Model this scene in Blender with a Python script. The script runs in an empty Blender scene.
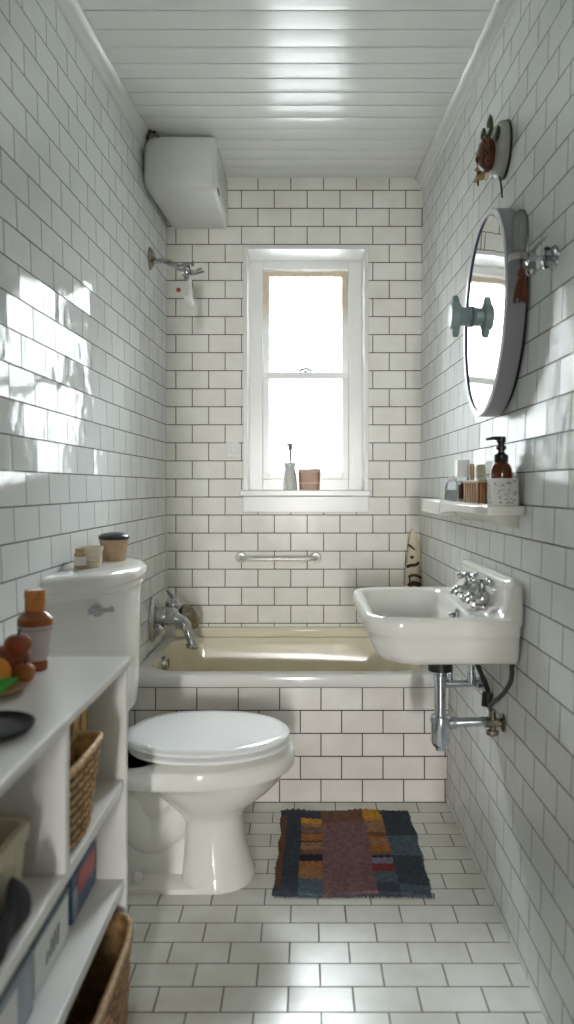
import bpy, bmesh, math, random
from mathutils import Vector, Matrix
random.seed(7)
PI = math.pi
sc = bpy.context.scene
COL = sc.collection
# ------------------------------------------------------------------ room frame
CX, CY, F, H = 305.0, 487.0, 730.0, 1.2
YB, YF, ZC = 3.5, -0.85, 2.68          # back wall, wall behind the viewer, ceiling
TW, TH = 0.1574, 0.0865                # tile module


def XL(y, z):
    t = -0.662 - 0.054 * (YB - y)
    b = -0.668 + 0.0052 * (YB - y)
    return b + (t - b) * z / ZC


def XR(y, z):
    t = 0.565 + 0.0402 * (YB - y)
    b = 0.54
    return b + (t - b) * z / ZC


def at(px, py, y):
    return Vector(((px - CX) * y / F, y, H - (py - CY) * y / F))


def wr(y, z, d=0.0):       # a point d in front of the right wall
    return Vector((XR(y, z) - d, y, z))


def wl(y, z, d=0.0):
    return Vector((XL(y, z) + d, y, z))


# ------------------------------------------------------------------ materials
def new_mat(name):
    m = bpy.data.materials.new(name)
    m.use_nodes = True
    nt = m.node_tree
    return m, nt, nt.nodes['Principled BSDF']


def lk(nt, a, b):
    nt.links.new(a, b)


def nd(nt, typ, **kw):
    n = nt.nodes.new(typ)
    for k, v in kw.items():
        setattr(n, k, v)
    return n


def math_n(nt, op, a, b=None):
    n = nd(nt, 'ShaderNodeMath', operation=op)
    for i, v in enumerate((a, b)):
        if v is None:
            continue
        if isinstance(v, (int, float)):
            n.inputs[i].default_value = v
        else:
            lk(nt, v, n.inputs[i])
    return n.outputs[0]


def mat(name, col, rough=0.5, metal=0.0, noise=0.06, nscale=25.0, bump=0.0, bscale=80.0, trans=0.0, coat=0.0, ior=1.5, stretch=None, rvar=0.0):
    """A general procedural material: base colour broken up by noise, optional bump."""
    m, nt, b = new_mat(name)
    tc = nd(nt, 'ShaderNodeTexCoord')
    vec = tc.outputs['Object']
    if stretch:
        mp = nd(nt, 'ShaderNodeMapping')
        mp.inputs['Scale'].default_value = stretch
        lk(nt, vec, mp.inputs['Vector'])
        vec = mp.outputs['Vector']
    nz = nd(nt, 'ShaderNodeTexNoise')
    nz.inputs['Scale'].default_value = nscale
    nz.inputs['Detail'].default_value = 4
    lk(nt, vec, nz.inputs['Vector'])
    rp = nd(nt, 'ShaderNodeValToRGB')
    rp.color_ramp.elements[0].position = 0.3
    rp.color_ramp.elements[1].position = 0.7
    rp.color_ramp.elements[0].color = tuple(max(0, c * (1 - noise)) for c in col) + (1,)
    rp.color_ramp.elements[1].color = tuple(min(1, c * (1 + noise)) for c in col) + (1,)
    lk(nt, nz.outputs['Fac'], rp.inputs['Fac'])
    lk(nt, rp.outputs['Color'], b.inputs['Base Color'])
    b.inputs['Roughness'].default_value = rough
    if rvar:
        lk(nt, math_n(nt, 'ADD', math_n(nt, 'MULTIPLY', nz.outputs['Fac'], rvar), rough - rvar * 0.5), b.inputs['Roughness'])
    b.inputs['Metallic'].default_value = metal
    b.inputs['IOR'].default_value = ior
    b.inputs['Transmission Weight'].default_value = trans
    b.inputs['Coat Weight'].default_value = coat
    if coat:
        b.inputs['Coat Roughness'].default_value = 0.05
    if bump:
        n2 = nd(nt, 'ShaderNodeTexNoise')
        n2.inputs['Scale'].default_value = bscale
        n2.inputs['Detail'].default_value = 3
        lk(nt, vec, n2.inputs['Vector'])
        bp = nd(nt, 'ShaderNodeBump')
        bp.inputs['Strength'].default_value = 1.0
        bp.inputs['Distance'].default_value = bump
        lk(nt, n2.outputs['Fac'], bp.inputs['Height'])
        lk(nt, bp.outputs['Normal'], b.inputs['Normal'])
    return m


def tile_mat(name, ua, va, u0, v0, bw, rh, col1, col2, grout, mortar=0.0019, rough=0.1, tilt=0.02, flip_v=False, wave=0.0006, dirt=0.0, spec=0.3):
    """Glazed running-bond tiles: own glaze tone and own small tilt per tile, dark sunk grout."""
    m, nt, b = new_mat(name)
    tc = nd(nt, 'ShaderNodeTexCoord')
    sp = nd(nt, 'ShaderNodeSeparateXYZ')
    lk(nt, tc.outputs['Object'], sp.inputs[0])
    u = math_n(nt, 'SUBTRACT', sp.outputs['XYZ'.index(ua)], u0)
    v = math_n(nt, 'SUBTRACT', sp.outputs['XYZ'.index(va)], v0)
    if flip_v:
        v = math_n(nt, 'MULTIPLY', v, -1.0)

    def brick(du, dv, c1, c2, mo):
        cb = nd(nt, 'ShaderNodeCombineXYZ')
        lk(nt, math_n(nt, 'ADD', u, du), cb.inputs[0])
        lk(nt, math_n(nt, 'ADD', v, dv), cb.inputs[1])
        br = nd(nt, 'ShaderNodeTexBrick', offset=0.5, offset_frequency=2, squash=1.0)
        br.inputs['Scale'].default_value = 1.0
        br.inputs['Mortar Size'].default_value = mortar
        br.inputs['Mortar Smooth'].default_value = 0.15
        br.inputs['Brick Width'].default_value = bw
        br.inputs['Row Height'].default_value = rh
        br.inputs['Color1'].default_value = c1 + (1,)
        br.inputs['Color2'].default_value = c2 + (1,)
        br.inputs['Mortar'].default_value = mo + (1,)
        lk(nt, cb.outputs[0], br.inputs['Vector'])
        return br
    b.inputs['Specular IOR Level'].default_value = spec
    main = brick(0, 0, col1, col2, grout)
    r1 = brick(bw * 37, rh * 40, (0, 0, 0), (1, 1, 1), (.5, .5, .5))
    r2 = brick(bw * 81, rh * 64, (0, 0, 0), (1, 1, 1), (.5, .5, .5))
    base = main.outputs['Color']
    if dirt:
        nz = nd(nt, 'ShaderNodeTexNoise')
        nz.inputs['Scale'].default_value = 9.0
        nz.inputs['Detail'].default_value = 6
        lk(nt, tc.outputs['Object'], nz.inputs['Vector'])
        rp = nd(nt, 'ShaderNodeValToRGB')
        rp.color_ramp.elements[0].position = 0.35
        rp.color_ramp.elements[1].position = 0.75
        rp.color_ramp.elements[0].color = (1, 1, 1, 1)
        rp.color_ramp.elements[1].color = (1 - dirt, 1 - dirt * 1.15, 1 - dirt * 1.4, 1)
        lk(nt, nz.outputs['Fac'], rp.inputs['Fac'])
        mx = nd(nt, 'ShaderNodeMix', data_type='RGBA', blend_type='MULTIPLY')
        mx.inputs['Factor'].default_value = 1.0
        lk(nt, base, mx.inputs['A'])
        lk(nt, rp.outputs['Color'], mx.inputs['B'])
        base = mx.outputs['Result']
    lk(nt, base, b.inputs['Base Color'])
    lk(nt, math_n(nt, 'ADD', math_n(nt, 'MULTIPLY', main.outputs['Fac'], 0.6), rough), b.inputs['Roughness'])
    # tilt of each tile
    cb = nd(nt, 'ShaderNodeCombineXYZ')
    lk(nt, math_n(nt, 'MULTIPLY', math_n(nt, 'SUBTRACT', r1.outputs['Color'], 0.5), tilt), cb.inputs['XYZ'.index(ua)])
    lk(nt, math_n(nt, 'MULTIPLY', math_n(nt, 'SUBTRACT', r2.outputs['Color'], 0.5), tilt), cb.inputs['XYZ'.index(va)])
    ge = nd(nt, 'ShaderNodeNewGeometry')
    ad = nd(nt, 'ShaderNodeVectorMath', operation='ADD')
    lk(nt, ge.outputs['Normal'], ad.inputs[0])
    lk(nt, cb.outputs[0], ad.inputs[1])
    no = nd(nt, 'ShaderNodeVectorMath', operation='NORMALIZE')
    lk(nt, ad.outputs[0], no.inputs[0])
    n2 = nd(nt, 'ShaderNodeTexNoise')
    n2.inputs['Scale'].default_value = 16.0
    n2.inputs['Detail'].default_value = 1
    lk(nt, tc.outputs['Object'], n2.inputs['Vector'])
    hgt = math_n(nt, 'SUBTRACT', math_n(nt, 'MULTIPLY', n2.outputs['Fac'], wave), math_n(nt, 'MULTIPLY', main.outputs['Fac'], 0.0012))
    bp = nd(nt, 'ShaderNodeBump')
    bp.inputs['Strength'].default_value = 1.0
    bp.inputs['Distance'].default_value = 1.0
    lk(nt, hgt, bp.inputs['Height'])
    lk(nt, no.outputs[0], bp.inputs['Normal'])
    lk(nt, bp.outputs['Normal'], b.inputs['Normal'])
    return m


def glass_mat(name, tint=(0.97, 0.99, 1.0), refl=1.0):
    """Thin clear glass: clear straight through, mirror-like by Fresnel."""
    m, nt, b = new_mat(name)
    nt.nodes.remove(b)
    out = nt.nodes['Material Output']
    tr = nd(nt, 'ShaderNodeBsdfTransparent')
    tr.inputs['Color'].default_value = tint + (1,)
    gl = nd(nt, 'ShaderNodeBsdfGlossy')
    gl.inputs['Roughness'].default_value = 0.02
    fr = nd(nt, 'ShaderNodeFresnel')
    fr.inputs['IOR'].default_value = 1.45
    mx = nd(nt, 'ShaderNodeMixShader')
    lk(nt, math_n(nt, 'MULTIPLY', fr.outputs[0], refl), mx.inputs[0])
    lk(nt, tr.outputs[0], mx.inputs[1])
    lk(nt, gl.outputs[0], mx.inputs[2])
    lk(nt, mx.outputs[0], out.inputs['Surface'])
    return m


TILE_A, TILE_B = (0.87, 0.855, 0.80), (0.90, 0.885, 0.835)
GROUT = (0.075, 0.062, 0.046)
M = {}
M['tile_back'] = tile_mat('cream glazed wall tile', 'X', 'Z', 0.0105, 0.0277, TW, TH, TILE_A, TILE_B, GROUT, mortar=0.0021, rough=0.2, tilt=0.006, dirt=0.10, spec=0.2)
M['tile_left'] = tile_mat('white glazed wall tile left', 'Y', 'Z', 1.991, 0.0277, TW, TH, (0.77, 0.79, 0.785), (0.81, 0.83, 0.825), (0.13, 0.125, 0.115), rough=0.09, tilt=0.075, wave=0.0015, spec=0.22)
M['tile_right'] = tile_mat('white glazed wall tile right', 'Y', 'Z', 1.935, 0.0277, TW, TH, (0.77, 0.79, 0.785), (0.81, 0.83, 0.825), (0.13, 0.125, 0.115), rough=0.2, tilt=0.06, wave=0.0020, spec=0.17)
M['tile_apron'] = tile_mat('bath front tile', 'X', 'Z', 0.1395 + 0.06, 0.0, TW, 0.0875, (0.82, 0.785, 0.745), (0.86, 0.83, 0.79), (0.07, 0.05, 0.04), rough=0.12, tilt=0.02, mortar=0.0022, dirt=0.12)
M['tile_floor'] = tile_mat('pale floor tile', 'X', 'Y', -0.117, 2.778, 0.154, 0.0854, (0.76, 0.76, 0.71), (0.82, 0.82, 0.77), (0.24, 0.225, 0.20), rough=0.24, tilt=0.04, mortar=0.0022, flip_v=True, wave=0.0006, dirt=0.15, spec=0.16)
M['wall_paint'] = mat('grey wall paint', (0.40, 0.39, 0.37), 0.6, noise=0.03, nscale=4, bump=0.0004, bscale=200)
M['ceiling'] = mat('white gloss ceiling paint', (0.84, 0.855, 0.83), 0.2, noise=0.02, nscale=3, bump=0.0006, bscale=30, rvar=0.06)
M['trim'] = mat('white gloss trim paint', (0.80, 0.80, 0.78), 0.25, noise=0.02, nscale=5, bump=0.0002, bscale=60)
M['sash_wood'] = mat('aged bare wood sash', (0.62, 0.50, 0.36), 0.5, noise=0.15, nscale=14, stretch=(6, 6, 1))
def worn_wood():
    m = mat('bare wood fading into paint', (0.62, 0.52, 0.40), 0.5, noise=0.12, nscale=14, stretch=(6, 6, 1))
    nt = m.node_tree
    b = nt.nodes['Principled BSDF']
    src = b.inputs['Base Color'].links[0].from_socket
    tc = nd(nt, 'ShaderNodeTexCoord')
    sp = nd(nt, 'ShaderNodeSeparateXYZ')
    lk(nt, tc.outputs['Object'], sp.inputs[0])
    nz = nd(nt, 'ShaderNodeTexNoise')
    nz.inputs['Scale'].default_value = 18
    lk(nt, tc.outputs['Object'], nz.inputs['Vector'])
    rp = nd(nt, 'ShaderNodeMapRange')
    rp.inputs['From Min'].default_value = 0.90
    rp.inputs['From Max'].default_value = 1.02
    lk(nt, math_n(nt, 'ADD', sp.outputs[2], math_n(nt, 'MULTIPLY', nz.outputs['Fac'], 0.08)), rp.inputs['Value'])
    mx = nd(nt, 'ShaderNodeMix', data_type='RGBA')
    lk(nt, rp.outputs[0], mx.inputs['Factor'])
    mx.inputs['A'].default_value = (0.78, 0.78, 0.76, 1)
    lk(nt, src, mx.inputs['B'])
    lk(nt, mx.outputs['Result'], b.inputs['Base Color'])
    return m


M['sash_wood'] = worn_wood()
M['porcelain'] = mat('white porcelain', (0.80, 0.785, 0.735), 0.06, noise=0.012, nscale=3, coat=0.3)
M['tank_china'] = mat('old china', (0.80, 0.785, 0.745), 0.09, noise=0.03, nscale=5, coat=0.3)
M['toilet_lid'] = mat('white lid plastic', (0.84, 0.84, 0.83), 0.10, noise=0.01, nscale=3)
M['tub'] = mat('cream bath enamel', (0.82, 0.75, 0.585), 0.10, noise=0.03, nscale=4, coat=0.2)
M['tub_rim'] = mat('white bath rim enamel', (0.80, 0.79, 0.75), 0.10, noise=0.02, nscale=4)
M['chrome'] = mat('worn chrome', (0.50, 0.50, 0.51), 0.12, 1.0, noise=0.12, nscale=30, rvar=0.1)
M['bar_metal'] = mat('satin plated metal', (0.80, 0.79, 0.75), 0.28, 0.8, noise=0.15, nscale=30)
M['chrome_dark'] = mat('tarnished chrome', (0.34, 0.30, 0.25), 0.25, 1.0, noise=0.3, nscale=40, rvar=0.2)
M['pipe_chrome'] = mat('pipe chrome', (0.62, 0.65, 0.70), 0.16, 1.0, noise=0.08, nscale=20, rvar=0.1)
M['black'] = mat('black rubber', (0.012, 0.012, 0.012), 0.4, noise=0.2)
M['black_gloss'] = mat('black plastic', (0.010, 0.010, 0.012), 0.18, noise=0.2)
M['black_matte'] = mat('matte black glaze', (0.006, 0.006, 0.007), 0.6, noise=0.2)
M['hose_grey'] = mat('dark grey hose', (0.06, 0.06, 0.06), 0.4, noise=0.15, nscale=60)
M['heater'] = mat('off white enamel casing', (0.70, 0.71, 0.68), 0.32, noise=0.02, nscale=4)
M['heater_side'] = mat('casing grille plastic', (0.62, 0.61, 0.57), 0.4, noise=0.05)
M['unit_white'] = mat('white lacquered board', (0.70, 0.69, 0.665), 0.25, noise=0.02, nscale=4)
M['wicker'] = mat('honey wicker', (0.52, 0.29, 0.095), 0.5, noise=0.35, nscale=60)
M['weave_gap_shade'] = mat('painted weave gap shade', (0.13, 0.06, 0.02), 0.6, noise=0.4, nscale=50)  # shade in the gaps between strands, painted as a darker brown
M['wicker_rim'] = mat('wicker rim', (0.58, 0.36, 0.16), 0.5, noise=0.3, nscale=60)
M['wicker_tall'] = mat('golden cane', (0.56, 0.33, 0.09), 0.45, noise=0.35, nscale=45)
M['wicker_dark'] = mat('brown seagrass', (0.27, 0.155, 0.06), 0.6, noise=0.4, nscale=55)
M['amber'] = mat('amber glass', (0.13, 0.028, 0.007), 0.08, noise=0.1, coat=0.4)
M['amber_orange'] = mat('orange amber liquid', (0.55, 0.19, 0.02), 0.15, noise=0.12, coat=0.3)
M['amber_brown'] = mat('brown amber', (0.33, 0.085, 0.015), 0.12, noise=0.15, coat=0.3)
M['label_pink'] = mat('pale pink paper label', (0.60, 0.50, 0.47), 0.6, noise=0.04)
M['label_line'] = mat('mauve print', (0.30, 0.20, 0.20), 0.6)
M['fruit_red'] = mat('dark red skin', (0.25, 0.050, 0.015), 0.35, noise=0.35, nscale=18)
M['fruit_orange'] = mat('orange skin', (0.72, 0.23, 0.02), 0.4, noise=0.2, nscale=20, bump=0.0006, bscale=160)
M['fruit_brown'] = mat('chestnut skin', (0.33, 0.11, 0.025), 0.35, noise=0.35, nscale=22)
M['green'] = mat('bright green leaf', (0.03, 0.36, 0.025), 0.35, noise=0.25, nscale=12)
M['dish_wood'] = mat('pale wood dish', (0.50, 0.33, 0.17), 0.45, noise=0.2, nscale=12, stretch=(1, 8, 1))
M['terracotta'] = mat('pale clay', (0.60, 0.46, 0.30), 0.6, noise=0.08, nscale=40)
M['clay_tan'] = mat('tan clay', (0.52, 0.36, 0.22), 0.55, noise=0.1, nscale=40)
M['cream_cup'] = mat('cream ceramic', (0.72, 0.64, 0.48), 0.35, noise=0.05)
M['dark_cloth'] = mat('black cloth', (0.018, 0.017, 0.02), 0.8, noise=0.3, bump=0.002, bscale=60)
M['lid_dark'] = mat('charcoal lid', (0.025, 0.028, 0.035), 0.35, noise=0.2)
M['mirror'] = mat('mirror silver', (0.86, 0.88, 0.88), 0.01, 1.0, noise=0.0)
M['mirror_rim'] = mat('grey metal rim', (0.36, 0.35, 0.385), 0.35, 0.3, noise=0.04, nscale=12)
M['mirror_bevel'] = mat('white bevelled edge', (0.82, 0.82, 0.86), 0.15, noise=0.01)
M['navy_line'] = mat('dark blue bead', (0.035, 0.03, 0.10), 0.3)
M['knob_glass'] = mat('smoky grey glass', (0.24, 0.32, 0.32), 0.35, noise=0.05, trans=0.1)
M['frost'] = mat('frosted ribbed glass', (0.26, 0.285, 0.265), 0.16, noise=0.45, nscale=22, trans=0.25, stretch=(1, 1, 0.3))
M['clear'] = glass_mat('clear glass', (0.93, 0.96, 0.97))
M['pane'] = glass_mat('window glass', (0.98, 0.99, 1.0))
M['tassel'] = mat('rust thread', (0.12, 0.038, 0.015), 0.7, noise=0.5, nscale=90)
M['crab'] = mat('brown crab shell', (0.105, 0.034, 0.014), 0.3, noise=0.5, nscale=45, bump=0.002, bscale=90)
M['gilt'] = mat('mottled gilt', (0.42, 0.31, 0.12), 0.35, 0.3, noise=0.5, nscale=45)
M['moss'] = mat('grey green moss', (0.10, 0.11, 0.06), 0.7, noise=0.4, nscale=40)
M['plaque'] = mat('grey white glaze', (0.46, 0.48, 0.43), 0.15, noise=0.2, nscale=14)
M['plaque_edge'] = mat('dark plaque edge', (0.05, 0.05, 0.035), 0.4, noise=0.3)
M['driftwood'] = mat('pale driftwood', (0.66, 0.58, 0.44), 0.55, noise=0.15, nscale=18, stretch=(4, 4, 0.7))
M['dark_wood'] = mat('dark brown wood', (0.055, 0.025, 0.015), 0.5, noise=0.35)
M['tan_pale'] = mat('tan wood', (0.52, 0.36, 0.22), 0.5, noise=0.2, stretch=(4, 4, 1))
M['white_plastic'] = mat('white plastic', (0.80, 0.80, 0.78), 0.3, noise=0.02)
M['bottle_grey'] = mat('grey green glass', (0.58, 0.60, 0.56), 0.12, noise=0.08, coat=0.3)
M['copper_box'] = mat('copper brown box', (0.27, 0.135, 0.075), 0.35, 0.1, noise=0.15, nscale=50)
M['pink_edge'] = mat('pale pink edge', (0.50, 0.36, 0.29), 0.4)
M['iron'] = mat('grey iron', (0.16, 0.16, 0.155), 0.5, noise=0.2)
M['box_pattern_base'] = mat('white card', (0.70, 0.69, 0.66), 0.5, noise=0.02)
M['print_grey'] = mat('grey print', (0.22, 0.21, 0.20), 0.6)
M['slat_amber'] = mat('glossy amber wood slat', (0.34, 0.13, 0.03), 0.25, noise=0.3, nscale=20, stretch=(3, 3, 1))
M['slat_dark'] = mat('dark brown wood core', (0.055, 0.018, 0.008), 0.4, noise=0.3)
M['paper_white'] = mat('white printed card', (0.62, 0.62, 0.60), 0.45, noise=0.03)
M['card_blue'] = mat('blue printed card', (0.05, 0.10, 0.19), 0.4, noise=0.3, nscale=30)
M['card_red'] = mat('red printed card', (0.42, 0.055, 0.035), 0.4, noise=0.2, nscale=30)
M['card_grey'] = mat('blue grey card', (0.22, 0.26, 0.31), 0.45, noise=0.2, nscale=20)
M['cream_canvas'] = mat('cream canvas', (0.58, 0.52, 0.38), 0.8, noise=0.08, bump=0.0008, bscale=250)
M['red_stud'] = mat('red plug', (0.40, 0.06, 0.04), 0.35)
M['white_caulk'] = mat('white caulk', (0.82, 0.81, 0.78), 0.45)


# ------------------------------------------------------------------ mesh helpers
class MB:
    def __init__(self):
        self.bm = bmesh.new()
        self.mi = 0

    def _tag(self, faces):
        for f in faces:
            f.material_index = self.mi

    def box(self, x0, x1, y0, y1, z0, z1):
        v = [self.bm.verts.new(p) for p in ((x0, y0, z0), (x1, y0, z0), (x1, y1, z0), (x0, y1, z0), (x0, y0, z1), (x1, y0, z1), (x1, y1, z1), (x0, y1, z1))]
        self._tag([self.bm.faces.new([v[i] for i in q]) for q in ((3, 2, 1, 0), (4, 5, 6, 7), (0, 1, 5, 4), (1, 2, 6, 5), (2, 3, 7, 6), (3, 0, 4, 7))])
        return self

    def hexa(self, pts):      # eight corners in the order of box()
        v = [self.bm.verts.new(p) for p in pts]
        self._tag([self.bm.faces.new([v[i] for i in q]) for q in ((3, 2, 1, 0), (4, 5, 6, 7), (0, 1, 5, 4), (1, 2, 6, 5), (2, 3, 7, 6), (3, 0, 4, 7))])
        return self

    def loft(self, rings, cap0=True, cap1=True, closed=True):
        vs = [[self.bm.verts.new(p) for p in r] for r in rings]
        n = len(vs[0])
        fs = []
        for a, b in zip(vs[:-1], vs[1:]):
            for i in range(n if closed else n - 1):
                j = (i + 1) % n
                fs.append(self.bm.faces.new((a[i], a[j], b[j], b[i])))
        if cap0:
            fs.append(self.bm.faces.new(list(reversed(vs[0]))))
        if cap1:
            fs.append(self.bm.faces.new(vs[-1]))
        self._tag(fs)
        return self

    def lathe(self, prof, origin=(0, 0, 0), axis=(0, 0, 1), n=24, sx=1.0, sy=1.0, cap0=True, cap1=True):
        """prof: list of (radius, height) along axis"""
        q = Vector((0, 0, 1)).rotation_difference(Vector(axis).normalized())
        o = Vector(origin)
        rings = []
        for r, h in prof:
            rings.append([o + q @ Vector((max(r, 1e-5) * sx * math.cos(2 * PI * i / n), max(r, 1e-5) * sy * math.sin(2 * PI * i / n), h)) for i in range(n)])
        return self.loft(rings, cap0, cap1)

    def cyl(self, p, q, r, r2=None, n=16):
        p, q = Vector(p), Vector(q)
        d = (q - p).length
        return self.lathe([(r, 0), (r if r2 is None else r2, d)], p, q - p, n)

    def tube(self, pts, r, n=10, cap=True):
        """pts list, r number or list"""
        pts = [Vector(p) for p in pts]
        rs = r if isinstance(r, (list, tuple)) else [r] * len(pts)
        rings = []
        up = Vector((0.13, 0.21, 0.97))
        prev = None
        for i, p in enumerate(pts):
            t = (pts[min(i + 1, len(pts) - 1)] - pts[max(i - 1, 0)]).normalized()
            if prev is None:
                a = t.cross(up)
                if a.length < 1e-3:
                    a = t.cross(Vector((1, 0, 0)))
                a.normalize()
            else:
                a = (prev - t * prev.dot(t)).normalized()
            prev = a
            b = t.cross(a)
            rings.append([p + (a * math.cos(2 * PI * k / n) + b * math.sin(2 * PI * k / n)) * rs[i] for k in range(n)])
        return self.loft(rings, cap, cap)

    def sphere(self, c, r, sx=1, sy=1, sz=1, n=18, m=10):
        rings = []
        for i in range(1, m):
            a = PI * i / m - PI / 2
            rings.append([Vector(c) + Vector((r * sx * math.cos(a) * math.cos(2 * PI * k / n), r * sy * math.cos(a) * math.sin(2 * PI * k / n), r * sz * math.sin(a))) for k in range(n)])
        return self.loft(rings)

    def prism(self, poly, axis, a0, a1):
        """poly of 2D points, extruded along axis 'X','Y','Z' from a0 to a1"""
        def P(u, v, a):
            return {'X': (a, u, v), 'Y': (u, a, v), 'Z': (u, v, a)}[axis]
        return self.loft([[P(u, v, a0) for u, v in poly], [P(u, v, a1) for u, v in poly]])

    def obj(self, name, m, parent=None, bevel=0.0, smooth=35, segs=2, subsurf=0, kind=None):
        bmesh.ops.recalc_face_normals(self.bm, faces=self.bm.faces)
        off = Vector((0, 0, 0))
        p = parent
        while p is not None:
            off += Vector(p.location)
            p = p.parent
        if off.length > 0:
            bmesh.ops.translate(self.bm, vec=-off, verts=self.bm.verts)
        me = bpy.data.meshes.new(name)
        self.bm.to_mesh(me)
        self.bm.free()
        for mm in (m if isinstance(m, (list, tuple)) else [m]):
            me.materials.append(M[mm])
        o = bpy.data.objects.new(name, me)
        COL.objects.link(o)
        if smooth:
            for f in me.polygons:
                f.use_smooth = True
            me.set_sharp_from_angle(angle=math.radians(smooth))
        if parent is not None:
            o.parent = parent
        if bevel:
            b = o.modifiers.new('edge', 'BEVEL')
            b.width = bevel
            b.segments = segs
            b.limit_method = 'ANGLE'
            b.angle_limit = math.radians(40)
        if subsurf:
            s = o.modifiers.new('round', 'SUBSURF')
            s.levels = s.render_levels = subsurf
        if kind:
            o['kind'] = kind
        return o


def rrect(x0, x1, y0, y1, r, z, k=6):
    """rounded rectangle ring, counter clockwise; r one number or four (x1y0, x1y1, x0y1, x0y0)"""
    rr = r if isinstance(r, (list, tuple)) else [r] * 4
    out = []
    for (cx, cy, sa), q in zip(((x1, y0, -90), (x1, y1, 0), (x0, y1, 90), (x0, y0, 180)), rr):
        ox = cx - q if cx == x1 else cx + q
        oy = cy - q if cy == y1 else cy + q
        for i in range(k + 1):
            a = math.radians(sa + 90 * i / k)
            out.append(Vector((ox + q * math.cos(a), oy + q * math.sin(a), z)))
    return out


def smooth_path(pts, n=8):
    """Catmull-Rom through pts"""
    P = [Vector(p) for p in pts]
    P = [P[0] * 2 - P[1]] + P + [P[-1] * 2 - P[-2]]
    out = []
    for i in range(1, len(P) - 2):
        for k in range(n):
            t = k / n
            a, b, c, d = P[i - 1], P[i], P[i + 1], P[i + 2]
            out.append(0.5 * ((2 * b) + (c - a) * t + (2 * a - 5 * b + 4 * c - d) * t * t + (3 * b - a - 3 * c + d) * t ** 3))
    out.append(P[-2])
    return out


def thing(name, label, cat, loc, group=None):
    o = bpy.data.objects.new(name, None)
    o.empty_display_size = 0.05
    COL.objects.link(o)
    o.location = loc
    return tag(o, label, cat, group)


def tag(o, label, cat, group=None, kind=None):
    o['label'] = label
    o['category'] = cat
    if group:
        o['group'] = group
    if kind:
        o['kind'] = kind
    return o


def struct(o, label, cat):
    o['kind'] = 'structure'
    o['label'] = label
    o['category'] = cat
    return o


# ------------------------------------------------------------------ the setting
def side_wall(fx, sgn, name, m):
    mb = MB()
    NY, NZ, T = 24, 14, 0.12
    y0, y1 = YF, YB
    g = [[mb.bm.verts.new((fx(y0 + (y1 - y0) * i / NY, ZC * j / NZ), y0 + (y1 - y0) * i / NY, ZC * j / NZ)) for j in range(NZ + 1)] for i in range(NY + 1)]
    for i in range(NY):
        for j in range(NZ):
            mb.bm.faces.new((g[i][j], g[i + 1][j], g[i + 1][j + 1], g[i][j + 1]))
    xo = sgn * 0.95
    c = [mb.bm.verts.new((xo, y, z)) for y, z in ((y0, 0), (y1, 0), (y1, ZC), (y0, ZC))]
    mb.bm.faces.new(c)
    mb.bm.faces.new([g[i][0] for i in range(NY + 1)] + [c[1], c[0]])
    mb.bm.faces.new([g[i][NZ] for i in range(NY + 1)] + [c[2], c[3]])
    mb.bm.faces.new([g[0][j] for j in range(NZ + 1)] + [c[3], c[0]])
    mb.bm.faces.new([g[NY][j] for j in range(NZ + 1)] + [c[2], c[1]])
    return mb.obj(name, m, smooth=30)


struct(side_wall(XL, -1, 'wall_left', 'tile_left'), 'glossy white subway tiled wall on the left', 'wall')
struct(side_wall(XR, 1, 'wall_right', 'tile_right'), 'glossy white subway tiled wall on the right behind the sink', 'wall')

# back wall with the window opening
WX0, WX1, WZ0, WZ1 = -0.2795, 0.2885, 1.150, 2.341
RD = 0.22
mb = MB()
T = 0.27
for a in ((-0.95, WX0, 0, ZC), (WX1, 0.95, 0, ZC), (WX0, WX1, 0, WZ0), (WX0, WX1, WZ1, ZC)):
    mb.box(a[0], a[1], YB, YB + T, a[2], a[3])
struct(mb.obj('wall_back', 'tile_back', smooth=0), 'cream subway tiled end wall with the window', 'wall')
mb = MB()
DW = 0.34                              # added unseen doorway, narrow so the hall light misses the near walls
for q in ((-0.95, -DW, 0, ZC), (DW, 0.95, 0, ZC), (-DW, DW, 2.08, ZC)):
    mb.box(q[0], q[1], YF - 0.1, YF, q[2], q[3])
struct(mb.obj('wall_front', 'wall_paint', smooth=0), 'painted wall with the open doorway behind the viewer', 'wall')
mb = MB()
mb.box(-DW - 0.07, -DW, YF - 0.11, YF + 0.015, 0, 2.15)
mb.box(DW, DW + 0.07, YF - 0.11, YF + 0.015, 0, 2.15)
mb.box(-DW, DW, YF - 0.11, YF + 0.015, 2.08, 2.15)
struct(mb.obj('trim_4', 'trim', bevel=0.004), 'white casing around the open doorway', 'trim')
# hall beyond the doorway
mb = MB()
mb.box(-1.1, -1.0, -7.2, YF - 0.1, 0, ZC)
mb.box(1.0, 1.1, -7.2, YF - 0.1, 0, ZC)
mb.box(-1.1, 1.1, -7.3, -7.2, 0, ZC)
mb.box(-1.1, 1.1, -7.3, YF - 0.1, ZC, ZC + 0.1)
mb.box(-1.1, 1.1, -7.3, YF - 0.1, -0.1, -0.001)
struct(mb.obj('wall_hall', 'wall_paint', smooth=0), 'painted hall outside the bathroom door', 'wall')
mb = MB().box(-0.95, 0.95, YF - 0.1, YB + 0.3, -0.1, 0.0)
struct(mb.obj('floor', 'tile_floor', smooth=0), 'pale tiled floor with dark grout', 'floor')

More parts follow.
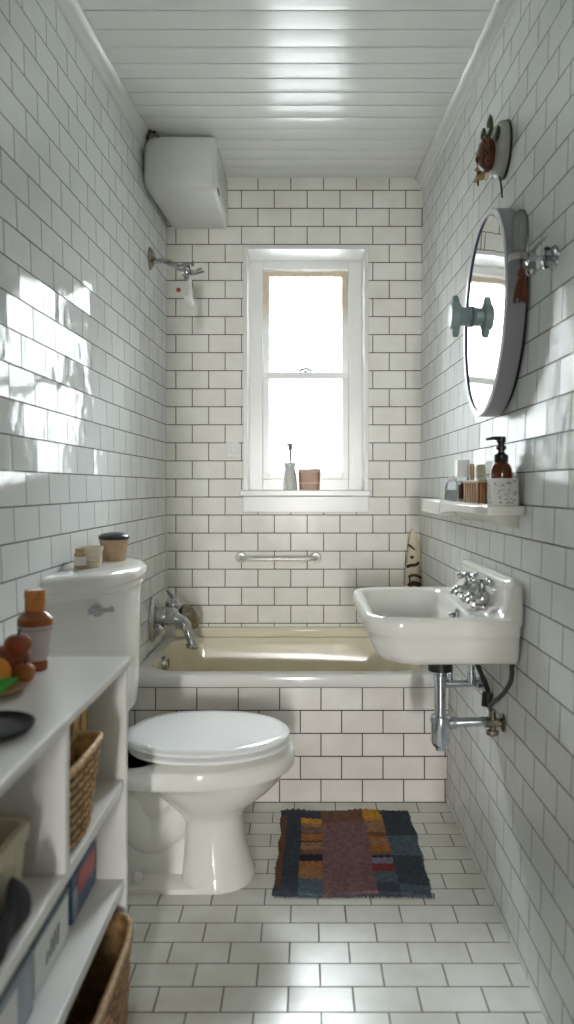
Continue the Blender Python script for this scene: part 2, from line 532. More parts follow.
# ceiling: painted boards across the room, a groove between each pair
mb = MB()
prof = []
pitch = 0.0941
y = 3.02 - pitch * 42
edges = []
while y < YB + 0.3:
    edges.append(y)
    y += pitch
for a, b in zip(edges[:-1], edges[1:]):
    prof += [(a, ZC + 0.010), (a + 0.0040, ZC + 0.010), (a + 0.0046, ZC + 0.0008)]
    for k in range(1, 6):
        t = k / 6
        prof.append((a + 0.0046 + (pitch - 0.0053) * t, ZC - 0.0011 * math.sin(PI * t)))
    prof += [(b - 0.0007, ZC + 0.0008)]
prof += [(edges[-1], ZC + 0.1), (edges[0], ZC + 0.1)]
mb.prism(prof, 'X', -0.95, 0.95)
struct(mb.obj('ceiling', 'ceiling', smooth=25), 'white painted board ceiling', 'ceiling')


def crown(fx, s, name, label):
    # cove profile: (distance from the wall, drop below the ceiling)
    pr = [(0, 0), (0.040, 0), (0.040, 0.008), (0.034, 0.012), (0.026, 0.018), (0.020, 0.030), (0.017, 0.044), (0.012, 0.050), (0.012, 0.060), (0.0, 0.064)]
    rings = []
    for i in range(13):
        yy = YF + (YB - YF) * i / 12
        rings.append([Vector((fx(yy, ZC - d) + s * (w - 0.002), yy, ZC - d)) for w, d in pr])
    struct(MB().loft(rings).obj(name, 'trim', smooth=30), label, 'trim')


crown(XL, 1, 'trim_1', 'white cove moulding along the left top of the wall')
crown(XR, -1, 'trim_2', 'white cove moulding along the right top of the wall')
# caulk bead in the left back corner
mb = MB().cyl((XL(YB, 0.53) + 0.001, YB - 0.002, 0.53), (XL(YB, 1.05) + 0.001, YB - 0.002, 1.05), 0.0055, n=8)
struct(mb.obj('trim_3', 'white_caulk'), 'white caulk bead in the left back corner', 'trim')

# ------------------------------------------------------------------ window
win = thing('window_1', 'white painted sash window in the end wall', 'window', (0, YB, WZ0))
win['kind'] = 'structure'
mb = MB()     # reveal lining + slim casing edge
c = 0.016
mb.box(WX0 - c, WX0 + 0.004, YB - 0.012, YB + RD, WZ0, WZ1 + c)
mb.box(WX1 - 0.004, WX1 + c, YB - 0.012, YB + RD, WZ0, WZ1 + c)
mb.box(WX0, WX1, YB - 0.012, YB + RD, WZ1 - 0.004, WZ1 + c)
mb.box(WX0, WX1, YB, YB + RD + 0.05, WZ0 - 0.001, WZ0 + 0.004)
mb.obj('casing', 'trim', win, bevel=0.003)
SY = YB + RD - 0.05                   # front of the inner frame
s = SY / F
fx0, fx1 = (251.5 - CX) * s, (363.5 - CX) * s
ix0, ix1 = (262.7 - CX) * s, (348.5 - CX) * s
fz1 = 2.345
iz1, iz0 = H + (CY - 269) * s, H - (479 - CY) * s
mb = MB()
mb.box(WX0, ix0, SY, SY + 0.09, WZ0, WZ1)
mb.box(ix1, WX1, SY, SY + 0.09, WZ0, WZ1)
mb.box(ix0, ix1, SY, SY + 0.09, iz1, WZ1)
mb.box(ix0, ix1, SY, SY + 0.09, WZ0, iz0)
mb.obj('inner_frame', 'trim', win, bevel=0.003)
# sashes
GY = SY + 0.045
s2 = (GY) / F
gx0, gx1 = (269.5 - CX) * s2, (341.8 - CX) * s2
zt, zm1, zm0, zb = H + (CY - 276.5) * s2, H + (CY - 373) * s2, H + (CY - 379.5) * s2, H + (CY - 472.5) * s2
mb = MB()
mb.box(ix0, ix1, GY, GY + 0.03, zt, iz1)
mb.box(ix0, gx0, GY + 0.001, GY + 0.03, zm1, iz1)
mb.box(gx1, ix1, GY + 0.001, GY + 0.03, zm1, iz1)
us = mb.obj('upper_sash', 'sash_wood', win, bevel=0.002)
mb = MB().box(gx0 - 0.004, gx1 + 0.004, GY + 0.015, GY + 0.019, zm1 - 0.004, zt + 0.004)
mb.obj('pane', 'pane', us, smooth=0)
mb = MB()
mb.box(ix0, ix1, GY - 0.028, GY - 0.002, zm0, zm1)
mb.box(ix0, gx0, GY - 0.028, GY - 0.002, iz0, zm0)
mb.box(gx1, ix1, GY - 0.028, GY - 0.002, iz0, zm0)
mb.box(gx0, gx1, GY - 0.028, GY - 0.002, iz0, zb)
ls = mb.obj('lower_sash', 'trim', win, bevel=0.002)
mb = MB().box(gx0 - 0.004, gx1 + 0.004, GY - 0.017, GY - 0.013, zb - 0.004, zm0 + 0.004)
mb.obj('pane', 'pane', ls, smooth=0)
mb = MB()
cxm = (305.5 - CX) * s2
mb.cyl((cxm, GY - 0.016, zm1), (cxm, GY - 0.016, zm1 + 0.010), 0.011, 0.007)
mb.tube([(cxm - 0.034, GY - 0.016, zm1 + 0.005), (cxm - 0.018, GY - 0.018, zm1 + 0.015), (cxm, GY - 0.018, zm1 + 0.019), (cxm + 0.018, GY - 0.018, zm1 + 0.016), (cxm + 0.034, GY - 0.016, zm1 + 0.006)], 0.0058)
mb.obj('sash_lock', 'iron', ls)
# sill board and apron under it
mb = MB().box((239.5 - CX) * 0.00474, (371 - CX) * 0.00474, YB - 0.045, YB + RD - 0.045, WZ0 + 0.005, WZ0 + 0.036)
mb.obj('window_sill', 'trim', win, bevel=0.006, segs=3)
mb = MB().box((243 - CX) * 0.00478, (369 - CX) * 0.00478, YB - 0.018, YB, WZ0 - 0.072, WZ0 + 0.005)
mb.obj('sill_apron', 'trim', win, bevel=0.003)
SILL = WZ0 + 0.036

# ------------------------------------------------------------------ bath
TY = 2.778
bath = thing('bathtub', 'cream enamel bathtub built in under the window behind a tiled front', 'bathtub', (-0.06, (TY + YB) / 2, 0))
ax0, ax1 = XL(TY, .3) + 0.003, XR(TY, .3) - 0.003
mb = MB().hexa([(XL(TY, 0) + .002, TY, 0.0), (XR(TY, 0) - .002, TY, 0.0), (XR(TY, 0) - .002, TY + 0.05, 0.0), (XL(TY, 0) + .002, TY + 0.05, 0.0),
                (XL(TY, .45) + .002, TY, 0.452), (XR(TY, .45) - .002, TY, 0.452), (XR(TY, .45) - .002, TY + 0.05, 0.452), (XL(TY, .45) + .002, TY + 0.05, 0.452)])
mb.obj('tiled_front', 'tile_apron', bath, smooth=0)
X0, X1 = -0.661, 0.540
ry0, ry1 = TY - 0.012, YB - 0.003
RZ = 0.489
mb = MB()
rings = [
    rrect(X0, X1, ry0 + .004, ry1, 0.004, 0.440), rrect(X0, X1, ry0, ry1, 0.006, 0.446), rrect(X0, X1, ry0, ry1, 0.008, RZ - 0.010),
    rrect(X0 + .002, X1 - .002, ry0 + .004, ry1 - .002, 0.012, RZ - 0.002), rrect(X0 + .008, X1 - .008, ry0 + .012, ry1 - .008, 0.02, RZ),
    rrect(X0 + .045, X1 - .06, ry0 + .052, ry1 - .055, 0.13, RZ)]
mb.loft(rings, False, False)
mb.obj('bath_rim', 'tub_rim', bath, smooth=50)
mb = MB()
rings = [
    rrect(X0 + .044, X1 - .059, ry0 + .051, ry1 - .054, 0.13, RZ),
    rrect(X0 + .050, X1 - .068, ry0 + .058, ry1 - .060, 0.13, RZ - 0.006),
    rrect(X0 + .056, X1 - .080, ry0 + .066, ry1 - .068, 0.13, RZ - 0.03),
    rrect(X0 + .066, X1 - .15, ry0 + .078, ry1 - .080, 0.13, RZ - 0.14),
    rrect(X0 + .080, X1 - .27, ry0 + .095, ry1 - .10, 0.12, RZ - 0.28),
    rrect(X0 + .105, X1 - .34, ry0 + .125, ry1 - .13, 0.10, RZ - 0.335),
    rrect(X0 + .16, X1 - .42, ry0 + .19, ry1 - .19, 0.07, RZ - 0.35)]
mb.loft(rings, False, True)
mb.obj('basin', 'tub', bath, smooth=60)
mb = MB().box(X0 + 0.045, X1, YB - 0.05, YB - 0.003, RZ - .001, 0.534)
mb.obj('back_ledge', 'tub', bath, bevel=0.012, segs=4)
ox = X0 + 0.063
oy = 3.12
mb = MB()
ov = Vector((ox - 0.002, oy, 0.446))
mb.lathe([(0.0, 0.016), (0.032, 0.015), (0.041, 0.009), (0.043, 0.0), (0.043, -0.006)], ov, (1, 0, 0.12), 20, sx=0.75, sy=1.0, cap0=False)
of = mb.obj('overflow_plate', 'chrome', bath)
MB().tube([ov + Vector((0.014, 0, 0.018)), ov + Vector((0.017, 0, 0)), ov + Vector((0.014, 0, -0.018))], 0.006).obj('overflow_slot', 'chrome_dark', of)
MB().lathe([(0.035, 0), (0.033, 0.005), (0.0, 0.006)], (-0.36, 3.13, RZ - 0.352), (0, 0, 1), 20).obj('drain', 'chrome', bath)

# bath mixer on the left wall
my, mz = 3.18, 0.625
mw = wl(my, mz)
mix = thing('bath_mixer_tap', 'chrome bath mixer tap on left wall above the bathtub', 'tap', mw)
mb = MB()
mb.lathe([(0.062, 0.0005), (0.062, 0.008), (0.054, 0.017), (0.036, 0.021), (0.0, 0.022)], mw, (1, 0, 0), 28, sx=1.25, sy=0.9, cap0=True)
mb.obj('escutcheon', 'chrome', mix)
mb = MB()
mb.lathe([(0.032, 0.018), (0.034, 0.04), (0.030, 0.055), (0.033, 0.06), (0.031, 0.082), (0.018, 0.094), (0.0, 0.097)], mw + Vector((0, 0, 0.005)), (1, 0, 0.1), 20)
mb.lathe([(0.020, 0.02), (0.021, 0.04), (0.012, 0.05), (0.0, 0.052)], mw + Vector((0, -0.02, -0.03)), (1, -.2, 0), 14)
mb.obj('body', 'chrome', mix)
mb = MB()
p0 = mw + Vector((0.06, -0.01, 0.0))
mb.tube(smooth_path([p0, p0 + Vector((0.03, -0.01, 0.004)), p0 + Vector((0.058, -0.015, -0.014)), p0 + Vector((0.074, -0.018, -0.05)), p0 + Vector((0.085, -0.02, -0.082))], 5), [0.024] * 6 + [0.020] * 6 + [0.016] * 5 + [0.014] * 4, 14)
mb.lathe([(0.017, 0), (0.022, -0.006), (0.020, -0.014), (0.012, -0.015)], p0 + Vector((0.085, -0.02, -0.078)), (0.2, 0, 1), 14)
mb.obj('spout', 'chrome', mix)
mb = MB()
p1 = mw + Vector((0.07, 0.03, 0.045))
mb.sphere(p1, 0.027, 1.1, 1, 1)
mb.tube([p1, p1 + Vector((-0.005, 0, 0.03)), p1 + Vector((-0.022, 0, 0.05))], [0.013, 0.010, 0.007])
mb.obj('diverter', 'chrome', mix)
mb = MB()
p2 = mw + Vector((0.115, 0.07, -0.005))
mb.lathe([(0.010, -0.02), (0.040, -0.012), (0.048, 0.0), (0.044, 0.014), (0.020, 0.022), (0.0, 0.023)], p2, (0.75, -0.65, 0), 20, sx=1.15, sy=0.72)
mb.cyl(p2 + Vector((-0.06, 0.0, 0.0)), p2, 0.012)
mb.obj('handle', 'chrome_dark', mix)

for ch in mix.children:
    ch.data.transform(Matrix.Scale(1.28, 4))

# shower arm
sy_, sz_ = 3.18, 2.195
sw = wl(sy_, sz_)
sh = thing('shower_head', 'chrome shower arm with white hand spray high on left wall', 'shower', sw)
mb = MB()
mb.lathe([(0.045, 0.0), (0.044, 0.006), (0.025, 0.020), (0.014, 0.026)], sw, (1, 0, 0), 24, sx=1.1, sy=0.7)
mb.obj('wall_flange', 'chrome_dark', sh)
pe = at(179.5, 268, 3.10)
mb = MB().tube(smooth_path([sw + Vector((0.01, 0, -0.012)), sw + Vector((0.06, -0.02, -0.016)), sw + Vector((0.105, -0.05, -0.038)), pe], 6), 0.0115)
mb.obj('arm', 'chrome', sh)
mb = MB()
pb = at(187, 272.5, 3.08)
mb.tube([pe + Vector((-0.006, 0, -0.006)), pe + Vector((0.02, 0, 0.008)), at(190, 265, 3.08), at(193, 263.5, 3.07)], [0.011, 0.013, 0.010, 0.008])
mb.cyl(at(193, 266, 3.07), at(193, 261, 3.07), 0.006)
mb.sphere(pb, 0.022, 1, 1, 1.15)
mb.cyl(pb + Vector((0, 0, -0.03)), pb + Vector((-0.004, 0, 0.02)), 0.013)
mb.obj('bracket', 'chrome', sh)
mb = MB()
mb.tube([pb + Vector((0.01, 0, 0.003)), at(195, 272, 3.06), at(201, 268.5, 3.04)], [0.010, 0.007, 0.005])
mb.tube([pb + Vector((0.01, 0, -0.004)), at(196, 273.5, 3.05), at(203, 271.5, 3.03)], [0.009, 0.006, 0.005])
mb.obj('lever', 'chrome', sh)
mb = MB()
mb.tube(smooth_path([at(189.5, 275, 3.08), at(190, 284, 3.08), at(190.5, 292, 3.08), at(190.3, 299, 3.07), at(188.5, 305, 3.06)], 5), [0.009] * 5 + [0.0085] * 5 + [0.010] * 5 + [0.017] * 5 + [0.019])
mb.lathe([(0.0, -0.006), (0.020, -0.004), (0.023, 0.004), (0.015, 0.012), (0.0, 0.014)], at(189.3, 301.5, 3.055), (-0.5, -0.7, -0.3), 16, sx=1.0, sy=1.25)
mb.obj('hand_spray', 'white_plastic', sh)

# grab bar on the back wall
gz = 0.8595
ga, gb = at(240, 558.5, 3.445), at(316, 558.5, 3.445)
gr = thing('grab_bar', 'short metal grab bar fixed to the end wall under the window', 'grab bar', ((ga.x + gb.x) / 2, YB, ga.z))
mb = MB().tube(smooth_path([(ga.x, YB - .004, ga.z), (ga.x + 0.004, 3.46, ga.z), (ga.x + 0.03, 3.445, ga.z), (0.5 * (ga.x + gb.x), 3.443, ga.z), (gb.x - 0.03, 3.445, ga.z), (gb.x - 0.004, 3.46, ga.z), (gb.x, YB - .004, ga.z)], 6), 0.0135)
mb.obj('bar', 'bar_metal', gr)
for x in (ga.x, gb.x):
    MB().lathe([(0.027, -0.001), (0.027, 0.006), (0.022, 0.012), (0.014, 0.014)], (x, YB, ga.z), (0, -1, 0), 20).obj('flange', 'bar_metal', gr)

# switch plate, plug
p = at(232.5, 450, YB)
sw_ = thing('switch_plate', 'small white double switch plate left of the window', 'switch', (p.x, YB, p.z))
MB().box(p.x - 0.031, p.x + 0.031, YB - 0.008, YB - 0.0005, p.z - 0.037, p.z + 0.037).obj('plate', 'white_plastic', sw_, bevel=0.003)
for dx in (-0.013, 0.013):
    MB().box(p.x + dx - 0.009, p.x + dx + 0.009, YB - 0.012, YB - 0.007, p.z - 0.018, p.z + 0.018).obj('rocker', 'white_plastic', sw_, bevel=0.002)
p = at(178.5, 290, YB)
mb = MB().lathe([(0.011, 0.0005), (0.011, 0.004), (0.008, 0.009), (0.0, 0.010)], (p.x, YB, p.z), (0, -1, 0), 14)
tag(mb.obj('wall_plug', 'red_stud'), 'small red plug in the tile beneath the shower arm', 'plug')

# ------------------------------------------------------------------ boxy heater high on the left
hx1 = -0.372
h0, h1 = 3.035, YB - 0.004
hz0, hz1 = 2.437, ZC - 0.013
het = thing('water_heater', 'white rounded box water heater high in the left corner', 'heater', ((XL(3.3, 2.5) + hx1) / 2, 3.27, hz0))


def hring(y, ins, sh=0.0):
    xl = XL(y, 2.55) + 0.012 + ins
    x1, z0, z1 = hx1 - ins, hz0 + ins, hz1 - ins
    out = []
    for (cx, cz, sa, q) in ((x1, z0, -90, 0.016), (x1, z1, 0, 0.016), (xl, z1, 90, 0.055), (xl, z0, 180, 0.040)):
        ox = cx - q if cx == x1 else cx + q
        oz = cz - q if cz == z1 else cz + q
        for i in range(7):
            a = math.radians(sa + 90 * i / 6)
            out.append(Vector((ox + q * math.cos(a), y, oz + q * math.sin(a))))
    return out


mb = MB().loft([hring(h0, 0.020), hring(h0 + 0.006, 0.008), hring(h0 + 0.02, 0.001), hring(h0 + 0.04, 0), hring(h1, 0)])
mb.obj('casing', 'heater', het, smooth=40)
mb = MB().box(hx1 - 0.001, hx1 + 0.006, 3.09, 3.44, hz0 + 0.055, hz1 - 0.03)
gp = mb.obj('side_panel', 'heater_side', het, bevel=0.002)
mb = MB()
for k in range(7):
    mb.box(hx1 + 0.005, hx1 + 0.010, 3.12, 3.40, hz0 + 0.068 + k * 0.016, hz0 + 0.072 + k * 0.016)
mb.obj('louvre', 'heater_side', gp, smooth=0)
mb = MB().box(hx1 - .001, hx1 + 0.004, 3.10, 3.16, hz0 + 0.024, hz0 + 0.034)
mb.obj('indicator', 'black_gloss', het)
pq = at(149.5, 137.5, 3.0)
mb = MB().tube([(pq.x - 0.02, 3.05, ZC - 0.02), (pq.x, 3.01, ZC - 0.013), (pq.x + 0.02, 3.0, ZC - 0.022), (pq.x + 0.028, 3.05, ZC - 0.02)], 0.008)
mb.obj('hanger', 'chrome_dark', het)

# ------------------------------------------------------------------ toilet
TC = 2.27


def egg(xb, xf, hw, z, n=40, k=2.3, cy=TC):
    """oval ring: blunter at the back xb, rounder at the front xf"""
    out = []
    xm = xb + (xf - xb) * 0.48
    for i in range(n):
        a = 2 * PI * i / n
        c, s_ = math.cos(a), math.sin(a)
        L = (xf - xm) if c > 0 else (xm - xb)
        e = 2 / (2.05 if c > 0 else k)
        out.append(Vector((xm + L * math.copysign(abs(c) ** e, c), cy + hw * math.copysign(abs(s_) ** e, s_), z)))
    return out


toi = thing('toilet', 'white porcelain toilet with closed lid standing by the left wall', 'toilet', (-0.40, TC, 0))
mb = MB()
mb.loft([egg(-0.375, -0.156, 0.121, 0.0, k=4), egg(-0.375, -0.155, 0.122, 0.014, k=4), egg(-0.375, -0.160, 0.118, 0.026, k=4),
         egg(-0.372, -0.170, 0.108, 0.06, k=4), egg(-0.368, -0.186, 0.099, 0.12, k=4), egg(-0.366, -0.192, 0.096, 0.19, k=4), egg(-0.380, -0.184, 0.104, 0.213, k=3.5),
         egg(-0.415, -0.150, 0.135, 0.240), egg(-0.450, -0.105, 0.168, 0.275), egg(-0.475, -0.070, 0.192, 0.310), egg(-0.492, -0.056, 0.205, 0.335),
         egg(-0.600, -0.040, 0.216, 0.340, k=4.5), egg(-0.606, -0.033, 0.221, 0.348, k=4.5), egg(-0.608, -0.031, 0.222, 0.375, k=4.5), egg(-0.608, -0.032, 0.221, 0.388, k=4.5), egg(-0.60, -0.038, 0.214, 0.396, k=4.5)])
mb.obj('bowl', 'porcelain', toi, smooth=60)
# foot plate and trapway behind the bowl
mb = MB()
mb.loft([rrect(-0.648, -0.28, TC - 0.121, TC + 0.121, 0.03, 0.0), rrect(-0.648, -0.28, TC - 0.121, TC + 0.121, 0.03, 0.016), rrect(-0.64, -0.29, TC - 0.112, TC + 0.112, 0.03, 0.024)])
mb.loft([rrect(-0.64, -0.33, TC - 0.05, TC + 0.05, 0.02, 0.02), rrect(-0.64, -0.33, TC - 0.04, TC + 0.04, 0.02, 0.35)])
mb.loft([rrect(-0.64, -0.45, TC - 0.14, TC + 0.14, 0.05, 0.325), rrect(-0.652, -0.43, TC - 0.19, TC + 0.19, 0.06, 0.345), rrect(-0.652, -0.43, TC - 0.19, TC + 0.19, 0.06, 0.390), rrect(-0.648, -0.44, TC - 0.185, TC + 0.185, 0.06, 0.396)])
mb.obj('pedestal_base', 'porcelain', toi, smooth=45)
mb = MB()
mb.tube(smooth_path([(-0.36, TC, 0.21), (-0.42, TC, 0.155), (-0.475, TC, 0.13), (-0.525, TC, 0.17), (-0.565, TC, 0.24), (-0.585, TC, 0.26), (-0.585, TC, 0.2), (-0.58, TC, 0.08), (-0.578, TC, 0.015)], 6),
        [0.07] * 6 + [0.068] * 6 + [0.068] * 12 + [0.066] * 25, 18)
mb.obj('trapway', 'porcelain', toi, smooth=60)
MB().lathe([(0.017, 0), (0.017, 0.012), (0.011, 0.022), (0.0, 0.024)], (-0.50, TC - 0.086, 0.026), (0, 0, 1), 16).obj('bolt_cap', 'porcelain', toi)
mb = MB()
mb.loft([egg(-0.54, -0.056, 0.194, 0.4005), egg(-0.545, -0.047, 0.204, 0.406), egg(-0.545, -0.046, 0.205, 0.415), egg(-0.54, -0.052, 0.198, 0.4195)])
mb.obj('seat', 'toilet_lid', toi, smooth=50).data.transform(Matrix.Translation((0, 0, 0.005)))
mb = MB()
mb.loft([egg(-0.543, -0.054, 0.196, 0.4225), egg(-0.548, -0.049, 0.202, 0.4255), egg(-0.548, -0.048, 0.203, 0.433), egg(-0.543, -0.054, 0.197, 0.4385), egg(-0.52, -0.078, 0.172, 0.4405), egg(-0.42, -0.18, 0.08, 0.4415)])
mb.obj('lid', 'toilet_lid', toi, smooth=50).data.transform(Matrix.Translation((0, 0, 0.0065)))
for dy in (-0.075, 0.075):
    MB().cyl((-0.556, TC + dy - 0.022, 0.412), (-0.556, TC + dy + 0.022, 0.412), 0.013).box(-0.57, -0.545, TC + dy - 0.016, TC + dy + 0.016, 0.394, 0.412).obj('hinge', 'toilet_lid', toi)


def tank(ins, z, bk=0.0, half=0.30, nose=0.0):
    """tank outline: flat against the wall, clipped corners, bowed front"""
    HW, HB = 0.305, 0.375
    out = [Vector((XL(TC + HB - ins, z) + 0.004, TC + HB - ins, z)), Vector((XL(TC - HB + ins, z) + 0.004, TC - HB + ins, z))]
    p2 = (-0.628 - ins * .5, TC - HW + ins)
    out.append(Vector((p2[0], p2[1], z)))
    xn = -0.508 - ins + nose
    K = 16
    for i in range(1, K):
        t = -1 + 2 * i / K
        yy = TC + t * (HW - ins)
        out.append(Vector((p2[0] + (xn - p2[0]) * (1 - abs(t) ** 2.0) ** 0.75, yy, z)))
    out.append(Vector((p2[0], TC + HW - ins, z)))
    return out


mb = MB()
mb.loft([tank(0.10, 0.394), tank(0.085, 0.455), tank(0.05, 0.48), tank(0.026, 0.52), tank(0.018, 0.60), tank(0.014, 0.895)])
tk = mb.obj('tank', 'tank_china', toi, smooth=24)
mb = MB()
mb.loft([tank(0.012, 0.892), tank(0.006, 0.900), tank(0.010, 0.912), tank(-0.002, 0.922), tank(-0.006, 0.938), tank(-0.002, 0.950), tank(0.012, 0.958), tank(0.04, 0.962)])
mb.obj('tank_lid', 'tank_china', toi, smooth=50)
# flush lever on the near face
fp = at(97, 610, 2.03)
mb = MB()
nrm = Vector((0.62, -0.78, 0)).normalized()
tan = Vector((0.78, 0.62, 0)).normalized()
mb.lathe([(0.019, -0.03), (0.019, 0.006), (0.012, 0.012), (0.012, 0.026), (0.0, 0.028)], fp, nrm, 18)
mb.tube([fp + nrm * 0.02 - tan * 0.032, fp + nrm * 0.022 - tan * 0.015, fp + nrm * 0.022, fp + nrm * 0.022 + tan * 0.02, fp + nrm * 0.018 + tan * 0.036], [0.011, 0.007, 0.009, 0.008, 0.010])
mb.obj('flush_lever', 'chrome', toi)

# pots on the tank lid
TZ = 0.963
p = Vector((-0.632, 2.16, TZ - .001))
cup = thing('clay_cup', 'small pale ribbed clay cup on the toilet tank lid', 'cup', p)
mb = MB()
mb.lathe([(0.024, 0), (0.026, 0.004), (0.031, 0.048), (0.034, 0.050), (0.034, 0.062), (0.030, 0.062), (0.027, 0.01), (0.0, 0.008)], p, n=24)
mb.obj('body', 'cream_cup', cup)
mb = MB()
for z in (0.018, 0.032):
    mb.lathe([(0.0270, z), (0.0300 + (z - .018) * .1, z + 0.0015), (0.0276, z + 0.003)], p, n=24, cap0=False, cap1=False)
mb.obj('band', 'terracotta', cup)
p = Vector((-0.657, 2.135, TZ - .001))
jar = thing('small_jar', 'tiny brown jar with white label left of the clay cup', 'jar', p)
MB().lathe([(0.016, 0), (0.018, 0.003), (0.018, 0.042), (0.014, 0.048), (0.015, 0.052), (0.015, 0.058), (0.0, 0.060)], p, n=18).obj('body', 'clay_tan', jar)
MB().lathe([(0.0185, 0.010), (0.0188, 0.011), (0.0188, 0.034), (0.0185, 0.035)], p, n=18, cap0=False, cap1=False).obj('jar_label', 'white_plastic', jar)
p = Vector((-0.620, 2.37, TZ - .002))
pot = thing('clay_pot', 'tan clay pot with dark lid on the toilet tank', 'pot', p)
MB().lathe([(0.034, 0), (0.036, 0.004), (0.044, 0.055), (0.046, 0.060), (0.046, 0.070), (0.041, 0.070)], p, n=26).obj('body', 'clay_tan', pot)
MB().lathe([(0.046, 0.069), (0.049, 0.072), (0.049, 0.080), (0.040, 0.088), (0.018, 0.092), (0.0, 0.0925)], p, n=26).obj('lid', 'lid_dark', pot)

# ------------------------------------------------------------------ sink
SNK_Y0, SNK_Y1 = 1.885, 2.50
SZ = 0.857
sk = thing('wall_sink', 'white wall hung porcelain sink with backsplash on the right wall', 'sink', (0.37, 2.19, 0.725))
bx = 0.560
mb = MB()


def so(x0, y0i, z, r=0.085, xe=bx):
    return rrect(x0 - 0.008, xe, SNK_Y0 + y0i, SNK_Y1 - y0i, [0.012, 0.012, r, r], z, 8)


mb.loft([so(0.275, 0.085, 0.727, 0.07), so(0.235, 0.050, 0.729, 0.08), so(0.212, 0.028, 0.738, 0.09), so(0.196, 0.016, 0.757, 0.095), so(0.184, 0.010, 0.790, 0.095),
         so(0.178, 0.007, 0.806, 0.095), so(0.172, 0.002, 0.811, 0.095), so(0.168, 0.0, 0.818, 0.095), so(0.165, 0.0, 0.840, 0.095), so(0.167, 0.002, 0.852, 0.095), so(0.172, 0.007, 0.8585, 0.09), so(0.178, 0.013, 0.860, 0.085),
         rrect(0.185, 0.446, SNK_Y0 + 0.028, SNK_Y1 - 0.028, 0.07, 0.857, 8), rrect(0.192, 0.443, SNK_Y0 + 0.036, SNK_Y1 - 0.036, 0.07, 0.848, 8),
         rrect(0.202, 0.439, SNK_Y0 + 0.050, SNK_Y1 - 0.050, 0.07, 0.82, 8), rrect(0.225, 0.432, SNK_Y0 + 0.085, SNK_Y1 - 0.085, 0.07, 0.772, 8),
         rrect(0.275, 0.405, SNK_Y0 + 0.15, SNK_Y1 - 0.15, 0.055, 0.752, 8), rrect(0.33, 0.375, SNK_Y0 + 0.25, SNK_Y1 - 0.25, 0.02, 0.748, 8)])
mb.obj('basin', 'porcelain', sk, smooth=60)
# backsplash: a cove rising from the back deck
prof = [(0.556, 0.838), (0.563, 0.848), (0.563, 0.950), (0.558, 0.9555), (0.540, 0.956), (0.532, 0.952), (0.5285, 0.944), (0.5275, 0.925), (0.5255, 0.905), (0.520, 0.885), (0.512, 0.871), (0.500, 0.8625), (0.480, 0.859), (0.475, 0.838)]
rings = []
NR = 26
for i in range(NR + 1):
    t = i / NR
    e = min(t, 1 - t) * (SNK_Y1 - SNK_Y0)
    yy = SNK_Y0 + 0.003 + (SNK_Y1 - SNK_Y0 - 0.006) * t
    k = 1.0 if e > 0.02 else 0.90 + 0.10 * math.sqrt(max(0, 1 - (1 - e / 0.02) ** 2))
    rings.append([Vector((x + (0.004 if e < .001 else 0) * (x < .56), yy, 0.857 + (z - 0.857) * k if z > 0.857 else z)) for x, z in prof])
mb = MB().loft(rings)
mb.obj('backsplash', 'porcelain', sk, smooth=40)
# hairline rib along the backsplash
MB().tube([(0.5285, SNK_Y0 + 0.05, 0.945), (0.5275, 2.19, 0.945), (0.5285, SNK_Y1 - 0.05, 0.945)], 0.004, 8).obj('rib', 'porcelain', sk)


def pillar_tap(bp, turn):
    mb = MB()
    mb.lathe([(0.027, -0.003), (0.027, 0.006), (0.022, 0.010), (0.026, 0.022), (0.024, 0.036), (0.016, 0.046), (0.012, 0.052), (0.012, 0.066)], bp, n=20)
    tp = mb.obj('tap', 'chrome', sk)
    mb = MB()
    mb.tube(smooth_path([bp + Vector((-0.010, 0, 0.024)), bp + Vector((-0.030, 0, 0.028)), bp + Vector((-0.042, 0, 0.022)), bp + Vector((-0.046, 0, 0.012))], 4), [0.013] * 6 + [0.011] * 7, 12)
    mb.obj('spout', 'chrome', tp)
    mb = MB()
    tpz = bp + Vector((0, 0, 0.070))
    for k in range(4):
        a = turn + k * PI / 2
        d = Vector((math.cos(a), math.sin(a), 0))
        mb.cyl(tpz, tpz + d * 0.028, 0.0065)
        mb.sphere(tpz + d * 0.031, 0.0098, n=12, m=8)
    mb.lathe([(0.012, -0.006), (0.014, 0.0), (0.011, 0.008), (0.0, 0.010)], tpz, n=14)
    mb.obj('cross_handle', 'chrome', tp)


pillar_tap(Vector((0.499, 2.225, 0.861)), 0.35)
pillar_tap(Vector((0.500, 2.065, 0.861)), 0.7)
mb = MB()
op = Vector((0.436, 2.10, 0.828))
mb.lathe([(0.022, -0.002), (0.022, 0.004), (0.016, 0.007), (0.0, 0.008)], op, (-1, 0, 0.1), 18)
mb.sphere(op + Vector((-0.014, 0, 0.004)), 0.009)
mb.obj('overflow', 'chrome', sk)
MB().lathe([(0.024, 0), (0.022, 0.004), (0.014, 0.002), (0.0, 0.002)], (0.352, 2.19, 0.7485), n=18).obj('drain', 'chrome', sk)
